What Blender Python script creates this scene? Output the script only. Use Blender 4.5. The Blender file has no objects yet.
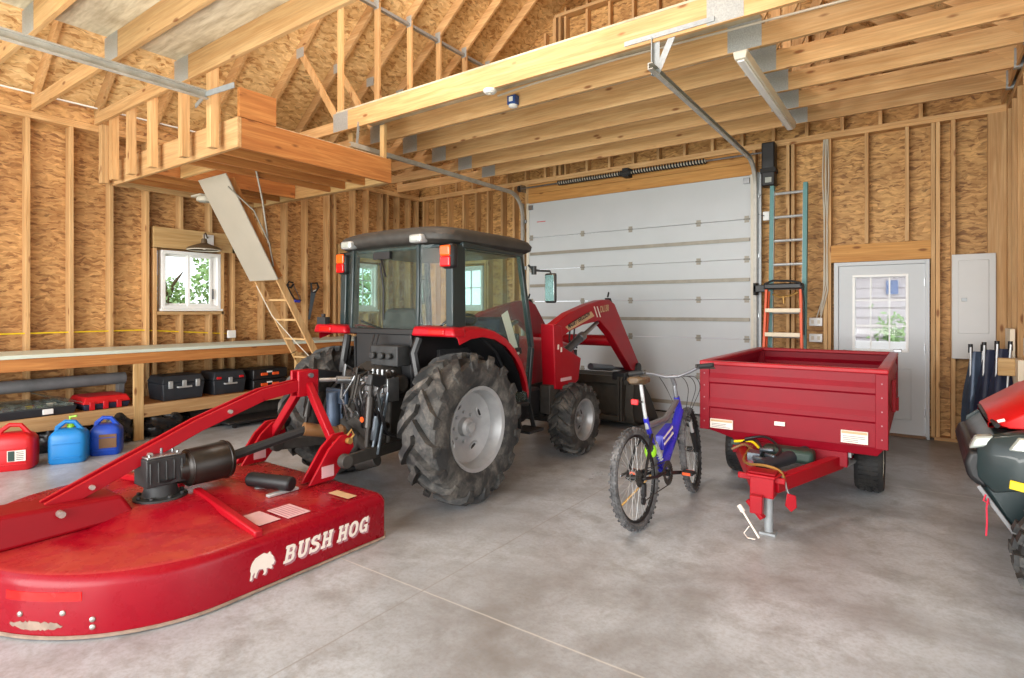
import bpy, bmesh, math, random
from mathutils import Vector, Matrix
random.seed(7)
SC = bpy.context.scene
COL = SC.collection
PI = math.pi
V = Vector

# ---------------------------------------------------------------- camera
cam = bpy.data.cameras.new('camera')
cam.sensor_width = 36.0
cam.lens = 571.0 / 1024 * 36
cam.shift_y = -29.0 / 1024
cam.clip_start = 0.05
camo = bpy.data.objects.new('camera', cam)
COL.objects.link(camo)
camo.location = (0, 0, 1.504)
camo.rotation_euler = (PI / 2, 0, math.radians(35.6))
SC.camera = camo

# ---------------------------------------------------------------- materials
def lin(c):
    c = c / 255.0
    return c / 12.92 if c <= .04045 else ((c + .055) / 1.055) ** 2.4
def rgb(r, g, b):
    return (lin(r), lin(g), lin(b), 1)

class NT:
    def __init__(s, name):
        s.m = bpy.data.materials.new(name); s.m.use_nodes = True
        s.t = s.m.node_tree; s.n = s.t.nodes; s.l = s.t.links
        s.b = s.n['Principled BSDF']; s.out = s.n['Material Output']
    def node(s, typ, **kw):
        n = s.n.new(typ)
        for k, v in kw.items():
            if k.startswith('_'): setattr(n, k[1:], v)
            else:
                k2 = k.replace('__', ' ')
                n.inputs[k2].default_value = v
        return n
    def link(s, a, b): s.l.new(a, b)
    def ramp(s, fac, stops):
        r = s.n.new('ShaderNodeValToRGB')
        e = r.color_ramp.elements
        while len(e) < len(stops): e.new(.5)
        for i, (p, c) in enumerate(stops):
            e[i].position = p; e[i].color = c if len(c) == 4 else (*c, 1)
        s.link(fac, r.inputs[0]); return r.outputs[0]
    def coords(s, scale=(1, 1, 1), rand=0.0, kind='Object', rot=(0, 0, 0)):
        tc = s.n.new('ShaderNodeTexCoord'); src = tc.outputs[kind]
        if rand:
            oi = s.n.new('ShaderNodeObjectInfo')
            mu = s.n.new('ShaderNodeMath'); mu.operation = 'MULTIPLY'; mu.inputs[1].default_value = rand
            s.link(oi.outputs['Random'], mu.inputs[0])
            ad = s.n.new('ShaderNodeVectorMath'); ad.operation = 'ADD'
            s.link(src, ad.inputs[0]); s.link(mu.outputs[0], ad.inputs[1]); src = ad.outputs[0]
        mp = s.n.new('ShaderNodeMapping'); mp.inputs['Scale'].default_value = scale; mp.inputs['Rotation'].default_value = rot
        s.link(src, mp.inputs[0]); return mp.outputs[0]
    def noise(s, vec, scale=5, detail=3, rough=.5, dist=0):
        n = s.n.new('ShaderNodeTexNoise'); n.inputs['Scale'].default_value = scale; n.inputs['Detail'].default_value = detail
        n.inputs['Roughness'].default_value = rough; n.inputs['Distortion'].default_value = dist
        s.link(vec, n.inputs['Vector']); return n
    def mix(s, fac, a, b, mode='MIX'):
        m = s.n.new('ShaderNodeMix'); m.data_type = 'RGBA'; m.blend_type = mode
        for inp, v in ((m.inputs[0], fac), (m.inputs[6], a), (m.inputs[7], b)):
            if hasattr(v, 'is_linked') or hasattr(v, 'links'): s.link(v, inp)
            else: inp.default_value = v
        return m.outputs[2]
    def math(s, op, a, b=None):
        m = s.n.new('ShaderNodeMath'); m.operation = op
        for i, v in enumerate((a, b)):
            if v is None: continue
            if hasattr(v, 'links'): s.link(v, m.inputs[i])
            else: m.inputs[i].default_value = v
        return m.outputs[0]
    def bump(s, h, strength=.2, dist=.01):
        b = s.n.new('ShaderNodeBump'); b.inputs['Strength'].default_value = strength; b.inputs['Distance'].default_value = dist
        s.link(h, b.inputs['Height']); s.link(b.outputs[0], s.b.inputs['Normal'])

def plain(name, col, rough=.5, metal=0., var=.12, scale=6, coat=0., spec=.5):
    """a plain surface with a little mottling so no area reads as a flat fill"""
    t = NT(name); c = rgb(*col)
    n = t.noise(t.coords(rand=3), scale, 4, .6)
    d = tuple(x * (1 - var) for x in c[:3]) + (1,); u = tuple(min(1, x * (1 + var)) for x in c[:3]) + (1,)
    t.link(t.ramp(n.outputs[0], [(.3, d), (.7, u)]), t.b.inputs['Base Color'])
    r = t.n.new('ShaderNodeMapRange'); r.inputs[3].default_value = max(.02, rough - .08); r.inputs[4].default_value = min(1, rough + .1)
    t.link(n.outputs[0], r.inputs[0]); t.link(r.outputs[0], t.b.inputs['Roughness'])
    t.b.inputs['Metallic'].default_value = metal
    t.b.inputs['Coat Weight'].default_value = coat
    t.b.inputs['Specular IOR Level'].default_value = spec
    return t.m

def wood(name, axis, light, dark, rand=.16):
    t = NT(name)
    sc = [13, 13, 13]; sc[axis] = .9
    v = t.coords(tuple(sc), rand=23)
    n1 = t.noise(v, 1.3, 4, .6, .9)
    col = t.ramp(n1.outputs[0], [(.28, rgb(*dark)), (.5, rgb(*[(a + b) / 2 for a, b in zip(light, dark)])), (.72, rgb(*light))])
    sc2 = [70, 70, 70]; sc2[axis] = 2.5
    n2 = t.noise(t.coords(tuple(sc2), rand=11), 1, 2, .6)
    col = t.mix(t.ramp(n2.outputs[0], [(.35, (.35, .35, .35, 1)), (.65, (0, 0, 0, 1))]), col, rgb(*[x * .78 for x in dark]))
    # knots
    sk = [7, 7, 7]; sk[axis] = 2.6
    vo = t.n.new('ShaderNodeTexVoronoi'); vo.inputs['Scale'].default_value = 1.0
    t.link(t.coords(tuple(sk), rand=17), vo.inputs['Vector'])
    col = t.mix(t.ramp(vo.outputs['Distance'], [(.07, (.85, .85, .85, 1)), (.15, (0, 0, 0, 1))]), col, rgb(118, 66, 26))
    oi = t.n.new('ShaderNodeObjectInfo')
    hs = t.n.new('ShaderNodeHueSaturation')
    mr = t.n.new('ShaderNodeMapRange'); mr.inputs[3].default_value = 1 - rand; mr.inputs[4].default_value = 1 + rand
    t.link(oi.outputs['Random'], mr.inputs[0]); t.link(mr.outputs[0], hs.inputs['Value']); t.link(col, hs.inputs['Color'])
    t.link(hs.outputs[0], t.b.inputs['Base Color'])
    t.b.inputs['Roughness'].default_value = .72
    t.bump(n2.outputs[0], .12, .004)
    return t.m

def osb(name, axis_along, axis_normal, light, mid, dark):
    t = NT(name)
    other = 3 - axis_along - axis_normal
    base = t.coords((1, 1, 1), rand=0)
    wn = t.noise(base, 7, 2, .5)
    wv = t.n.new('ShaderNodeVectorMath'); wv.operation = 'MULTIPLY_ADD'
    t.link(wn.outputs['Color'], wv.inputs[0]); wv.inputs[1].default_value = (.10, .10, .10); t.link(base, wv.inputs[2])
    def layer(su, so, seed):
        s = [4, 4, 4]; s[axis_along] = su; s[other] = so
        mp = t.n.new('ShaderNodeMapping'); mp.inputs['Scale'].default_value = s; mp.inputs['Location'].default_value = (seed, seed * 2, seed * .7)
        t.link(wv.outputs[0], mp.inputs[0])
        vo = t.n.new('ShaderNodeTexVoronoi'); vo.inputs['Scale'].default_value = 1
        t.link(mp.outputs[0], vo.inputs['Vector'])
        return vo
    a = layer(11, 46, 1.3); b = layer(17, 34, 5.1)
    sep = t.n.new('ShaderNodeSeparateColor'); t.link(a.outputs['Color'], sep.inputs[0])
    sep2 = t.n.new('ShaderNodeSeparateColor'); t.link(b.outputs['Color'], sep2.inputs[0])
    val = t.math('ADD', t.math('MULTIPLY', sep.outputs[0], .6), t.math('MULTIPLY', sep2.outputs[1], .4))
    col = t.ramp(val, [(.10, rgb(*dark)), (.34, rgb(*mid)), (.62, rgb(*light)), (.95, rgb(*[min(255, x * 1.12) for x in light]))])
    sn = [4, 4, 4]; sn[axis_along] = 7; sn[other] = 40
    st = t.n.new('ShaderNodeMapping'); st.inputs['Scale'].default_value = sn; t.link(wv.outputs[0], st.inputs[0])
    n3 = t.noise(st.outputs[0], 1, 3, .6, .5)
    col = t.mix(t.ramp(n3.outputs[0], [(.30, (.6, .6, .6, 1)), (.42, (0, 0, 0, 1))]), col, rgb(*[x * .62 for x in dark]))
    big = t.noise(base, .9, 2, .5)
    col = t.mix(t.ramp(big.outputs[0], [(.35, (.30, .30, .30, 1)), (.65, (0, 0, 0, 1))]), col, rgb(*[x * .85 for x in mid]), 'MULTIPLY')
    t.link(col, t.b.inputs['Base Color'])
    t.b.inputs['Roughness'].default_value = .66
    t.bump(n3.outputs[0], .25, .006)
    return t.m

M = {}
PL, PD = (218, 180, 130), (190, 143, 91)
for i, a in enumerate('xyz'):
    M['pine_' + a] = wood('pine_' + a, i, PL, PD)
    M['fir_' + a] = wood('fir_' + a, i, (205, 142, 78), (168, 100, 46), .1) if a != 'x' else wood('fir_x', i, (216, 164, 94), (190, 130, 66), .08)
    M['ash_' + a] = wood('ash_' + a, i, (214, 180, 128), (188, 146, 90), .06)
M['osb_left'] = osb('osb_left', 1, 0, (200, 156, 102), (182, 134, 82), (138, 94, 56))
M['osb_back'] = osb('osb_back', 0, 1, (200, 156, 98), (180, 134, 78), (136, 94, 52))
M['osb_roof'] = osb('osb_roof', 1, 2, (232, 200, 148), (220, 182, 126), (176, 130, 80))

def subfloor_mat():
    t = NT('plywood_underside')
    n = t.noise(t.coords((1.2, 9, 1)), 2.2, 5, .65, .4)
    col = t.ramp(n.outputs[0], [(.3, rgb(172, 158, 132)), (.55, rgb(208, 196, 170)), (.75, rgb(224, 214, 190))])
    n2 = t.noise(t.coords((1, 1, 1)), 1.4, 4, .7)
    col = t.mix(t.ramp(n2.outputs[0], [(.35, (.45, .45, .45, 1)), (.5, (0, 0, 0, 1))]), col, rgb(146, 128, 102))
    t.link(col, t.b.inputs['Base Color']); t.b.inputs['Roughness'].default_value = .8
    return t.m
M['subfloor'] = subfloor_mat()

def concrete_mat():
    t = NT('polished_concrete')
    v = t.coords((1, 1, 1))
    n1 = t.noise(v, .7, 5, .62, .5); n2 = t.noise(v, 5, 8, .7, .3); n3 = t.noise(v, 46, 4, .7)
    col = t.ramp(n1.outputs[0], [(.34, rgb(130, 127, 125)), (.45, rgb(160, 162, 166)), (.58, rgb(184, 189, 195)), (.8, rgb(200, 206, 213))])
    col = t.mix(t.ramp(n2.outputs[0], [(.34, (.7, .7, .7, 1)), (.54, (0, 0, 0, 1))]), col, rgb(138, 137, 136))
    col = t.mix(t.ramp(n3.outputs[0], [(.36, (.30, .30, .30, 1)), (.56, (0, 0, 0, 1))]), col, rgb(130, 122, 114))
    # scuffs: sparse dark dirt
    n5 = t.noise(t.coords((1, 2.6, 1)), 2.1, 6, .75, .8)
    col = t.mix(t.ramp(n5.outputs[0], [(.62, (0, 0, 0, 1)), (.78, (.42, .42, .42, 1))]), col, rgb(120, 106, 92))
    # saw-cut control joints, 3.7 m grid
    sx = t.n.new('ShaderNodeSeparateXYZ'); t.link(v, sx.inputs[0])
    wob = t.math('MULTIPLY', t.math('SUBTRACT', n2.outputs[0], .5), .012)
    for ax, x0, per in ((1, 2.21, 3.66), (0, -2.17, 3.66)):
        d = t.math('PINGPONG', t.math('ADD', t.math('ADD', sx.outputs[ax], -x0), wob), per / 2)
        d = t.math('ABSOLUTE', d)
        line = t.ramp(d, [(.0022, (.75, .75, .75, 1)), (.0055, (0, 0, 0, 1))])
        c2 = rgb(208, 204, 196) if ax == 1 else rgb(140, 134, 128)
        col = t.mix(line, col, c2)
    t.link(col, t.b.inputs['Base Color'])
    r = t.ramp(n1.outputs[0], [(.3, (.40, .40, .40, 1)), (.7, (.27, .27, .27, 1))])
    t.link(r, t.b.inputs['Roughness'])
    t.bump(n3.outputs[0], .05, .003)
    return t.m
M['concrete'] = concrete_mat()

def red_deck_mat():
    """sun-bleached red enamel: worn orange and pink where it has faded on top"""
    t = NT('faded_red_enamel')
    v = t.coords((1, 1, 1))
    n = t.noise(v, 1.6, 4, .55, .6); n2 = t.noise(v, 9, 4, .6)
    geo = t.n.new('ShaderNodeNewGeometry'); sx = t.n.new('ShaderNodeSeparateXYZ'); t.link(geo.outputs['True Normal'], sx.inputs[0])
    top = t.ramp(sx.outputs[2], [(.75, (0, 0, 0, 1)), (.97, (1, 1, 1, 1))])
    worn = t.mix(1, top, t.ramp(n.outputs[0], [(.44, (0, 0, 0, 1)), (.66, (.55, .55, .55, 1))]), 'MULTIPLY')
    col = t.mix(t.ramp(n2.outputs[0], [(.3, (.2, .2, .2, 1)), (.6, (0, 0, 0, 1))]), rgb(150, 6, 28), rgb(112, 5, 22))
    fade = t.mix(t.ramp(n2.outputs[0], [(.35, (0, 0, 0, 1)), (.7, (1, 1, 1, 1))]), rgb(178, 62, 66), rgb(186, 88, 62))
    col = t.mix(worn, col, fade)
    t.link(col, t.b.inputs['Base Color'])
    t.link(t.ramp(n2.outputs[0], [(.3, (.2, .2, .2, 1)), (.7, (.36, .36, .36, 1))]), t.b.inputs['Roughness'])
    t.b.inputs['Coat Weight'].default_value = .04
    t.b.inputs['Specular IOR Level'].default_value = .25
    return t.m
M['deck_red'] = red_deck_mat()

def rubber_mat(name, base, dust, amt=(.45, .7)):
    t = NT(name); v = t.coords((1, 1, 1))
    n = t.noise(v, 7, 5, .65, .5); n2 = t.noise(v, 40, 3, .6)
    col = t.ramp(n.outputs[0], [(amt[0], rgb(*base)), (amt[1], rgb(*dust))])
    col = t.mix(t.ramp(n2.outputs[0], [(.35, (.4, .4, .4, 1)), (.6, (0, 0, 0, 1))]), col, rgb(*[x * .7 for x in base]))
    t.link(col, t.b.inputs['Base Color'])
    t.link(t.ramp(n.outputs[0], [(.3, (.5, .5, .5, 1)), (.7, (.8, .8, .8, 1))]), t.b.inputs['Roughness'])
    t.bump(n2.outputs[0], .15, .004)
    return t.m
M['rubber'] = rubber_mat('dusty_rubber', (42, 42, 42), (118, 112, 105), (.44, .78))
M['rubber_clean'] = rubber_mat('black_rubber', (26, 26, 27), (58, 54, 50))
M['rubber_grey'] = rubber_mat('grey_rubber', (52, 52, 54), (120, 118, 118), (.4, .7))

def glass_mat(name, tint, gloss=.12, mixf=None):
    t = NT(name)
    t.n.remove(t.b)
    tr = t.n.new('ShaderNodeBsdfTransparent'); tr.inputs[0].default_value = (*tint, 1)
    gl = t.n.new('ShaderNodeBsdfGlossy'); gl.inputs['Roughness'].default_value = .04
    lw = t.n.new('ShaderNodeLayerWeight'); lw.inputs[0].default_value = .25
    f = t.math('ADD', t.math('MULTIPLY', lw.outputs['Fresnel'], .12), gloss)
    mx = t.n.new('ShaderNodeMixShader'); t.link(f, mx.inputs[0]); t.link(tr.outputs[0], mx.inputs[1]); t.link(gl.outputs[0], mx.inputs[2])
    if mixf:   # dust film
        df = t.n.new('ShaderNodeBsdfDiffuse'); df.inputs[0].default_value = rgb(190, 200, 190)
        n = t.noise(t.coords((1, 1, 1)), 9, 6, .7)
        m2 = t.n.new('ShaderNodeMixShader'); t.link(t.ramp(n.outputs[0], [(.35, (0.02, 0.02, 0.02, 1)), (.8, (mixf, mixf, mixf, 1))]), m2.inputs[0])
        t.link(mx.outputs[0], m2.inputs[1]); t.link(df.outputs[0], m2.inputs[2]); mx = m2
    t.link(mx.outputs[0], t.out.inputs[0])
    return t.m
M['glass'] = glass_mat('window_glass', (.96, .98, .97), .004)
M['cab_glass'] = glass_mat('tinted_cab_glass', (.80, .92, .89), .015, .10)
M['clear_plastic'] = glass_mat('clear_plastic', (.8, .82, .82), .12, .3)

def emit(name, col, st):
    t = NT(name); t.b.inputs['Base Color'].default_value = rgb(*col)
    t.b.inputs['Emission Color'].default_value = rgb(*col); t.b.inputs['Emission Strength'].default_value = st
    return t.m

for k, a in dict(
    red=((158, 6, 24), .38, 0, .1, 4, .05, .3), red_dark=((142, 6, 22), .45, 0, .1, 4, 0, .2), red_hood=((190, 14, 18), .34, 0, .06, 3, .05, .3),
    red_trailer=((132, 4, 26), .42, 0, .12, 3, 0, .22), red_plastic=((196, 18, 28), .4), red_lens=((196, 12, 14), .2, 0, .1, 20, .2),
    reflector=((250, 16, 12), .25, 0, .05, 10, .1), orange_lens=((232, 88, 20), .18, 0, .15, 30, .5), orange=((226, 84, 26), .45), yellow=((236, 206, 24), .45), lime=((150, 214, 36), .4),
    black=((24, 24, 26), .45), black_matte=((32, 32, 33), .7), dark_teal=((30, 44, 46), .34, 0, .15, 5, .2), cast=((48, 49, 50), .55, .3, .3, 14),
    dirty_black=((52, 48, 44), .62, 0, .35, 12), grease=((40, 34, 30), .35, .3, .3, 10), steel=((150, 152, 154), .35, .9, .15, 12), galv=((158, 162, 164), .45, .3, .14, 20),
    track=((176, 172, 164), .42, .1, .18, 10), plate=((164, 165, 163), .5, .2, .2, 90), chrome=((150, 156, 156), .2, 1.), silver_rim=((156, 156, 157), .4, .3, .14, 6),
    grey_blue=((70, 84, 104), .4, .3, .25, 8), white_door=((194, 198, 201), .5, 0, .03, 2), white=((236, 236, 234), .45, 0, .03, 3), off_white=((214, 206, 190), .5, 0, .05, 4), cream=((232, 218, 192), .6, 0, .05, 4),
    door_grey=((168, 160, 146), .6, 0, .04, 3), panel_grey=((200, 200, 198), .48, 0, .03, 3), strut=((150, 144, 132), .5, .2, .15, 8),
    bronze=((96, 80, 60), .5, .3, .2, 8), blue_jug=((24, 122, 190), .38, 0, .12, 4), blue_jug2=((24, 74, 186), .38, 0, .15, 4), navy=((34, 42, 66), .6, 0, .2, 9),
    bike_blue=((40, 42, 170), .28, 0, .1, 5, .4), teal=((92, 142, 142), .5, 0, .1, 4), win_blue=((120, 140, 190), .3), alu=((186, 188, 188), .4, .4, .08, 10), saddle=((92, 72, 50), .55, 0, .4, 14),
    gold=((170, 130, 70), .4, .5, .2, 8), green_trim=((38, 58, 50), .5), bench_top=((206, 214, 200), .5, 0, .06, 3), tool_black=((40, 44, 50), .5, 0, .15, 8), pipe_grey=((132, 132, 134), .5, .1, .15, 5),
    bag=((30, 30, 32), .28, 0, .2, 9), deck_scrape=((150, 128, 112), .7, 0, .25, 20), decal=((232, 218, 206), .5, 0, .05, 10), decal_pink=((214, 172, 174), .5, 0, .06, 10), decal_shade=((168, 116, 124), .5),
    lawn=((120, 140, 88), .9, 0, .3, 3), siding=((216, 206, 212), .7, 0, .05, 1), siding_trim=((244, 240, 242), .6, 0, .03, 2), bike_grey=((118, 118, 122), .35, .4, .1, 10), bark=((96, 78, 60), .9, 0, .3, 8), leaf=((156, 186, 128), .7, 0, .3, 2), roofing=((120, 116, 120), .9, 0, .2, 9),
    conduit=((196, 188, 172), .5, .2, .06, 6), blue_box=((40, 70, 130), .4), bucket=((64, 60, 54), .6, .2, .3, 9), cyl=((104, 112, 120), .3, .8, .15, 10), headlamp=((172, 178, 172), .15, .3, .08, 10, .2), pink_rope=((206, 44, 70), .7), hose_brown=((120, 84, 50), .5), bolt=((180, 172, 164), .4, .7, .2, 20), stripe=((196, 160, 120), .5), tan_cover=((74, 58, 46), .35, 0, .2, 8),
).items():
    M[k] = plain(k, *a)

# ---------------------------------------------------------------- mesh builder
class MB:
    def __init__(s): s.bm = bmesh.new()
    def build_each(s, name, mat, parent, **kw):
        """one part per loose piece"""
        seen = set(); out = []
        for v0 in s.bm.verts:
            if v0 in seen: continue
            st = [v0]; isl = []; seen.add(v0)
            while st:
                v = st.pop(); isl.append(v)
                for e in v.link_edges:
                    w = e.other_vert(v)
                    if w not in seen: seen.add(w); st.append(w)
            m = MB(); mp = {v: m.bm.verts.new(v.co) for v in isl}
            for f in {f for v in isl for f in v.link_faces}: m.bm.faces.new([mp[v] for v in f.verts])
            out.append(m.build(name, mat, parent, **kw))
        s.bm.free(); return out
    def _v(s, p): return s.bm.verts.new(p)
    def face(s, pts):
        try: return s.bm.faces.new([s._v(p) for p in pts])
        except ValueError: return None
    def hexa(s, a, b):
        """two matching loops of points joined and capped"""
        va = [s._v(p) for p in a]; vb = [s._v(p) for p in b]; n = len(va)
        s.bm.faces.new(va[::-1]); s.bm.faces.new(vb)
        for i in range(n): s.bm.faces.new((va[i], va[(i + 1) % n], vb[(i + 1) % n], vb[i]))
        return s
    def box(s, x0, x1, y0, y1, z0, z1):
        return s.hexa([(x0, y0, z0), (x1, y0, z0), (x1, y1, z0), (x0, y1, z0)], [(x0, y0, z1), (x1, y0, z1), (x1, y1, z1), (x0, y1, z1)])
    def cbox(s, c, size, R=None):
        pts = []
        for dz in (-.5, .5):
            for dx, dy in ((-.5, -.5), (.5, -.5), (.5, .5), (-.5, .5)):
                p = V((dx * size[0], dy * size[1], dz * size[2]))
                pts.append((R @ p if R else p) + V(c))
        return s.hexa(pts[:4], pts[4:])
    def bar(s, p0, p1, w, h, up=(0, 0, 1)):
        """rectangular bar between two points: w across, h along up"""
        p0, p1 = V(p0), V(p1); d = (p1 - p0).normalized(); u = V(up)
        a = d.cross(u).normalized(); u = a.cross(d).normalized()
        q = [a * (-w / 2) + u * (-h / 2), a * (w / 2) + u * (-h / 2), a * (w / 2) + u * (h / 2), a * (-w / 2) + u * (h / 2)]
        return s.hexa([p0 + x for x in q], [p1 + x for x in q])
    def prism(s, pts, vec):
        vec = V(vec); return s.hexa([V(p) for p in pts], [V(p) + vec for p in pts])
    def cyl(s, p0, p1, r, r2=None, n=14):
        r2 = r if r2 is None else r2
        p0, p1 = V(p0), V(p1); d = (p1 - p0).normalized()
        a = d.orthogonal().normalized(); b = d.cross(a)
        c = [(math.cos(2 * PI * i / n), math.sin(2 * PI * i / n)) for i in range(n)]
        return s.hexa([p0 + (a * x + b * y) * r for x, y in c], [p1 + (a * x + b * y) * r2 for x, y in c])
    def tube(s, path, r, n=8, closed=False):
        P = [V(p) for p in path]; m = len(P)
        R = r if isinstance(r, (list, tuple)) else [r] * m
        rings = []; a = None
        for i in range(m):
            if closed: d = (P[(i + 1) % m] - P[i - 1]).normalized()
            else: d = (P[min(i + 1, m - 1)] - P[max(i - 1, 0)]).normalized()
            if a is None: a = d.orthogonal().normalized()
            else: a = (a - d * a.dot(d)).normalized()
            b = d.cross(a)
            rings.append([s._v(P[i] + (a * math.cos(2 * PI * k / n) + b * math.sin(2 * PI * k / n)) * R[i]) for k in range(n)])
        for i in range(m if closed else m - 1):
            A, B = rings[i], rings[(i + 1) % m]
            for k in range(n): s.bm.faces.new((A[k], A[(k + 1) % n], B[(k + 1) % n], B[k]))
        if not closed: s.bm.faces.new(rings[0][::-1]); s.bm.faces.new(rings[-1])
        return s
    def lathe(s, prof, o, axis, n=32):
        """prof: (along, radius) pairs"""
        o = V(o); d = V(axis).normalized(); a = d.orthogonal().normalized(); b = d.cross(a)
        rings = []
        for h, r in prof:
            if r < 1e-6: rings.append([s._v(o + d * h)])
            else: rings.append([s._v(o + d * h + (a * math.cos(2 * PI * k / n) + b * math.sin(2 * PI * k / n)) * r) for k in range(n)])
        for A, B in zip(rings, rings[1:]):
            for k in range(n):
                k2 = (k + 1) % n
                if len(A) == 1 and len(B) == 1: continue
                if len(A) == 1: s.bm.faces.new((A[0], B[k2], B[k]))
                elif len(B) == 1: s.bm.faces.new((A[k], A[k2], B[0]))
                else: s.bm.faces.new((A[k], A[k2], B[k2], B[k]))
        return s
    def ball(s, c, r, sc=(1, 1, 1), seg=14, ring=9):
        m = Matrix.Translation(V(c)) @ Matrix.Diagonal((r * sc[0], r * sc[1], r * sc[2], 1))
        bmesh.ops.create_uvsphere(s.bm, u_segments=seg, v_segments=ring, radius=1, matrix=m); return s
    def loft(s, rings, cap=True, closed=True):
        vs = [[s._v(p) for p in r] for r in rings]
        for A, B in zip(vs, vs[1:]):
            n = len(A)
            for k in range(n if closed else n - 1): s.bm.faces.new((A[k], A[(k + 1) % n], B[(k + 1) % n], B[k]))
        if cap: s.bm.faces.new(vs[0][::-1]); s.bm.faces.new(vs[-1])
        return s
    def sheet(s, rows, th=(0, 0, .01)):
        """a sheet (grid of rows of points) given thickness th"""
        th = V(th); m, n = len(rows), len(rows[0])
        A = [[s._v(p) for p in r] for r in rows]; B = [[s._v(V(p) + th) for p in r] for r in rows]
        f = s.bm.faces.new
        for i in range(m - 1):
            for j in range(n - 1):
                f((A[i][j], A[i][j + 1], A[i + 1][j + 1], A[i + 1][j])); f((B[i][j], B[i + 1][j], B[i + 1][j + 1], B[i][j + 1]))
        for i in range(m - 1):
            f((A[i][0], A[i + 1][0], B[i + 1][0], B[i][0])); f((A[i][-1], B[i][-1], B[i + 1][-1], A[i + 1][-1]))
        for j in range(n - 1):
            f((A[0][j], B[0][j], B[0][j + 1], A[0][j + 1])); f((A[-1][j], A[-1][j + 1], B[-1][j + 1], B[-1][j]))
        return s
    def build(s, name, mat, parent=None, bevel=0, smooth=35, sub=0, seg=2):
        bm = s.bm
        bmesh.ops.recalc_face_normals(bm, faces=bm.faces)
        W = WM.get(parent.name) if parent else None
        if W is not None: bm.transform(W.inverted())
        me = bpy.data.meshes.new(name); bm.to_mesh(me); bm.free()
        me.materials.append(M[mat] if isinstance(mat, str) else mat)
        o = bpy.data.objects.new(name, me); COL.objects.link(o)
        if smooth:
            me.polygons.foreach_set('use_smooth', [True] * len(me.polygons))
            me.set_sharp_from_angle(angle=math.radians(smooth))
        if bevel:
            b = o.modifiers.new('bevel', 'BEVEL'); b.width = bevel; b.segments = seg; b.limit_method = 'ANGLE'; b.angle_limit = math.radians(35)
        if sub:
            b = o.modifiers.new('sub', 'SUBSURF'); b.levels = sub; b.render_levels = sub
        if parent: o.parent = parent
        if W is not None: WM[o.name] = W
        return o
WM = {}

def thing(name, label, cat, loc=(0, 0, 0), group=None, kind=None):
    o = bpy.data.objects.new(name, None); COL.objects.link(o); o.location = loc
    o.empty_display_size = .1
    o['label'] = label; o['category'] = cat
    if group: o['group'] = group
    if kind: o['kind'] = kind
    WM[o.name] = Matrix.Translation(V(loc)); return o
def tag(o, label, cat, group=None, kind=None):
    o['label'] = label; o['category'] = cat
    if group: o['group'] = group
    if kind: o['kind'] = kind
    return o
def origin(o, loc):
    """put a one-mesh thing's own origin at its base"""
    o.data.transform(Matrix.Translation(-V(loc))); o.location = loc; WM[o.name] = Matrix.Translation(V(loc)); return o
def struct(o, label=None, cat=None):
    o['kind'] = 'structure'
    if label: o['label'] = label; o['category'] = cat
    WM[o.name] = Matrix.Identity(4); return o
def arc(c, r, a0, a1, n, u=(1, 0, 0), v=(0, 0, 1)):
    c, u, v = V(c), V(u), V(v)
    return [c + u * (r * math.cos(a0 + (a1 - a0) * i / n)) + v * (r * math.sin(a0 + (a1 - a0) * i / n)) for i in range(n + 1)]
def curve(pts, n=6):
    """smooth path through the points"""
    P = [V(p) for p in pts]; out = []
    for i in range(len(P) - 1):
        a, b, c, d = P[max(i - 1, 0)], P[i], P[i + 1], P[min(i + 2, len(P) - 1)]
        for k in range(n):
            t = k / n; out.append(.5 * ((2 * b) + (c - a) * t + (2 * a - 5 * b + 4 * c - d) * t * t + (3 * b - a - 3 * c + d) * t ** 3))
    return out + [P[-1]]
def text_mesh(body, size, mat, loc, xdir, ydir, parent, name='lettering', ext=.0008, shear=0, bold=0, sx=1, align='LEFT'):
    cu = bpy.data.curves.new('t', 'FONT'); cu.body = body; cu.size = size; cu.extrude = ext; cu.shear = shear; cu.offset = bold; cu.align_x = align
    to = bpy.data.objects.new('t', cu); COL.objects.link(to)
    me = bpy.data.meshes.new_from_object(to.evaluated_get(bpy.context.evaluated_depsgraph_get()))
    bpy.data.objects.remove(to)
    x, y = V(xdir).normalized(), V(ydir).normalized(); z = x.cross(y).normalized(); y = z.cross(x)
    mt = Matrix((( x.x * sx, y.x, z.x, loc[0]), (x.y * sx, y.y, z.y, loc[1]), (x.z * sx, y.z, z.z, loc[2]), (0, 0, 0, 1)))
    W = WM.get(parent.name, Matrix.Identity(4)) if parent else Matrix.Identity(4)
    me.transform(W.inverted() @ mt)
    me.materials.clear(); me.materials.append(M[mat]); me.name = name
    o = bpy.data.objects.new(name, me); COL.objects.link(o); o.parent = parent
    WM[o.name] = W
    return o
# ================================================================ the setting
XL, XR, YB, ZP = -8.15, 0.76, 8.2, 3.75        # stud faces and top of the wall plates
def zu(X): return ZP + .83 * ((X + 8.2) if X < -3.72 else (.76 - X))   # underside of the rafters
ZR = zu(-3.72)

m = MB(); m.box(-8.6, 3.6, -1.6, 8.6, -.15, 0)
struct(m.build('floor', 'concrete'))

def wall_panel(name, mat, fixed, a0, a1, z1, holes, axis, th=.012):
    """OSB sheathing with openings; axis 0: runs along x at y=fixed, 1: along y at x=fixed"""
    m = MB()
    def b(p, q, r, s_):
        if q - p < 1e-4 or s_ - r < 1e-4: return
        if axis == 0: m.box(p, q, fixed, fixed + th, r, s_)
        else: m.box(min(fixed, fixed + th), max(fixed, fixed + th), p, q, r, s_)
    x = a0
    for h0, h1, hz0, hz1 in sorted(holes):
        b(x, h0, 0, z1); b(h0, h1, 0, hz0); b(h0, h1, hz1, z1); x = h1
    b(x, a1, 0, z1)
    return struct(m.build(name, mat, smooth=0))

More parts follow.
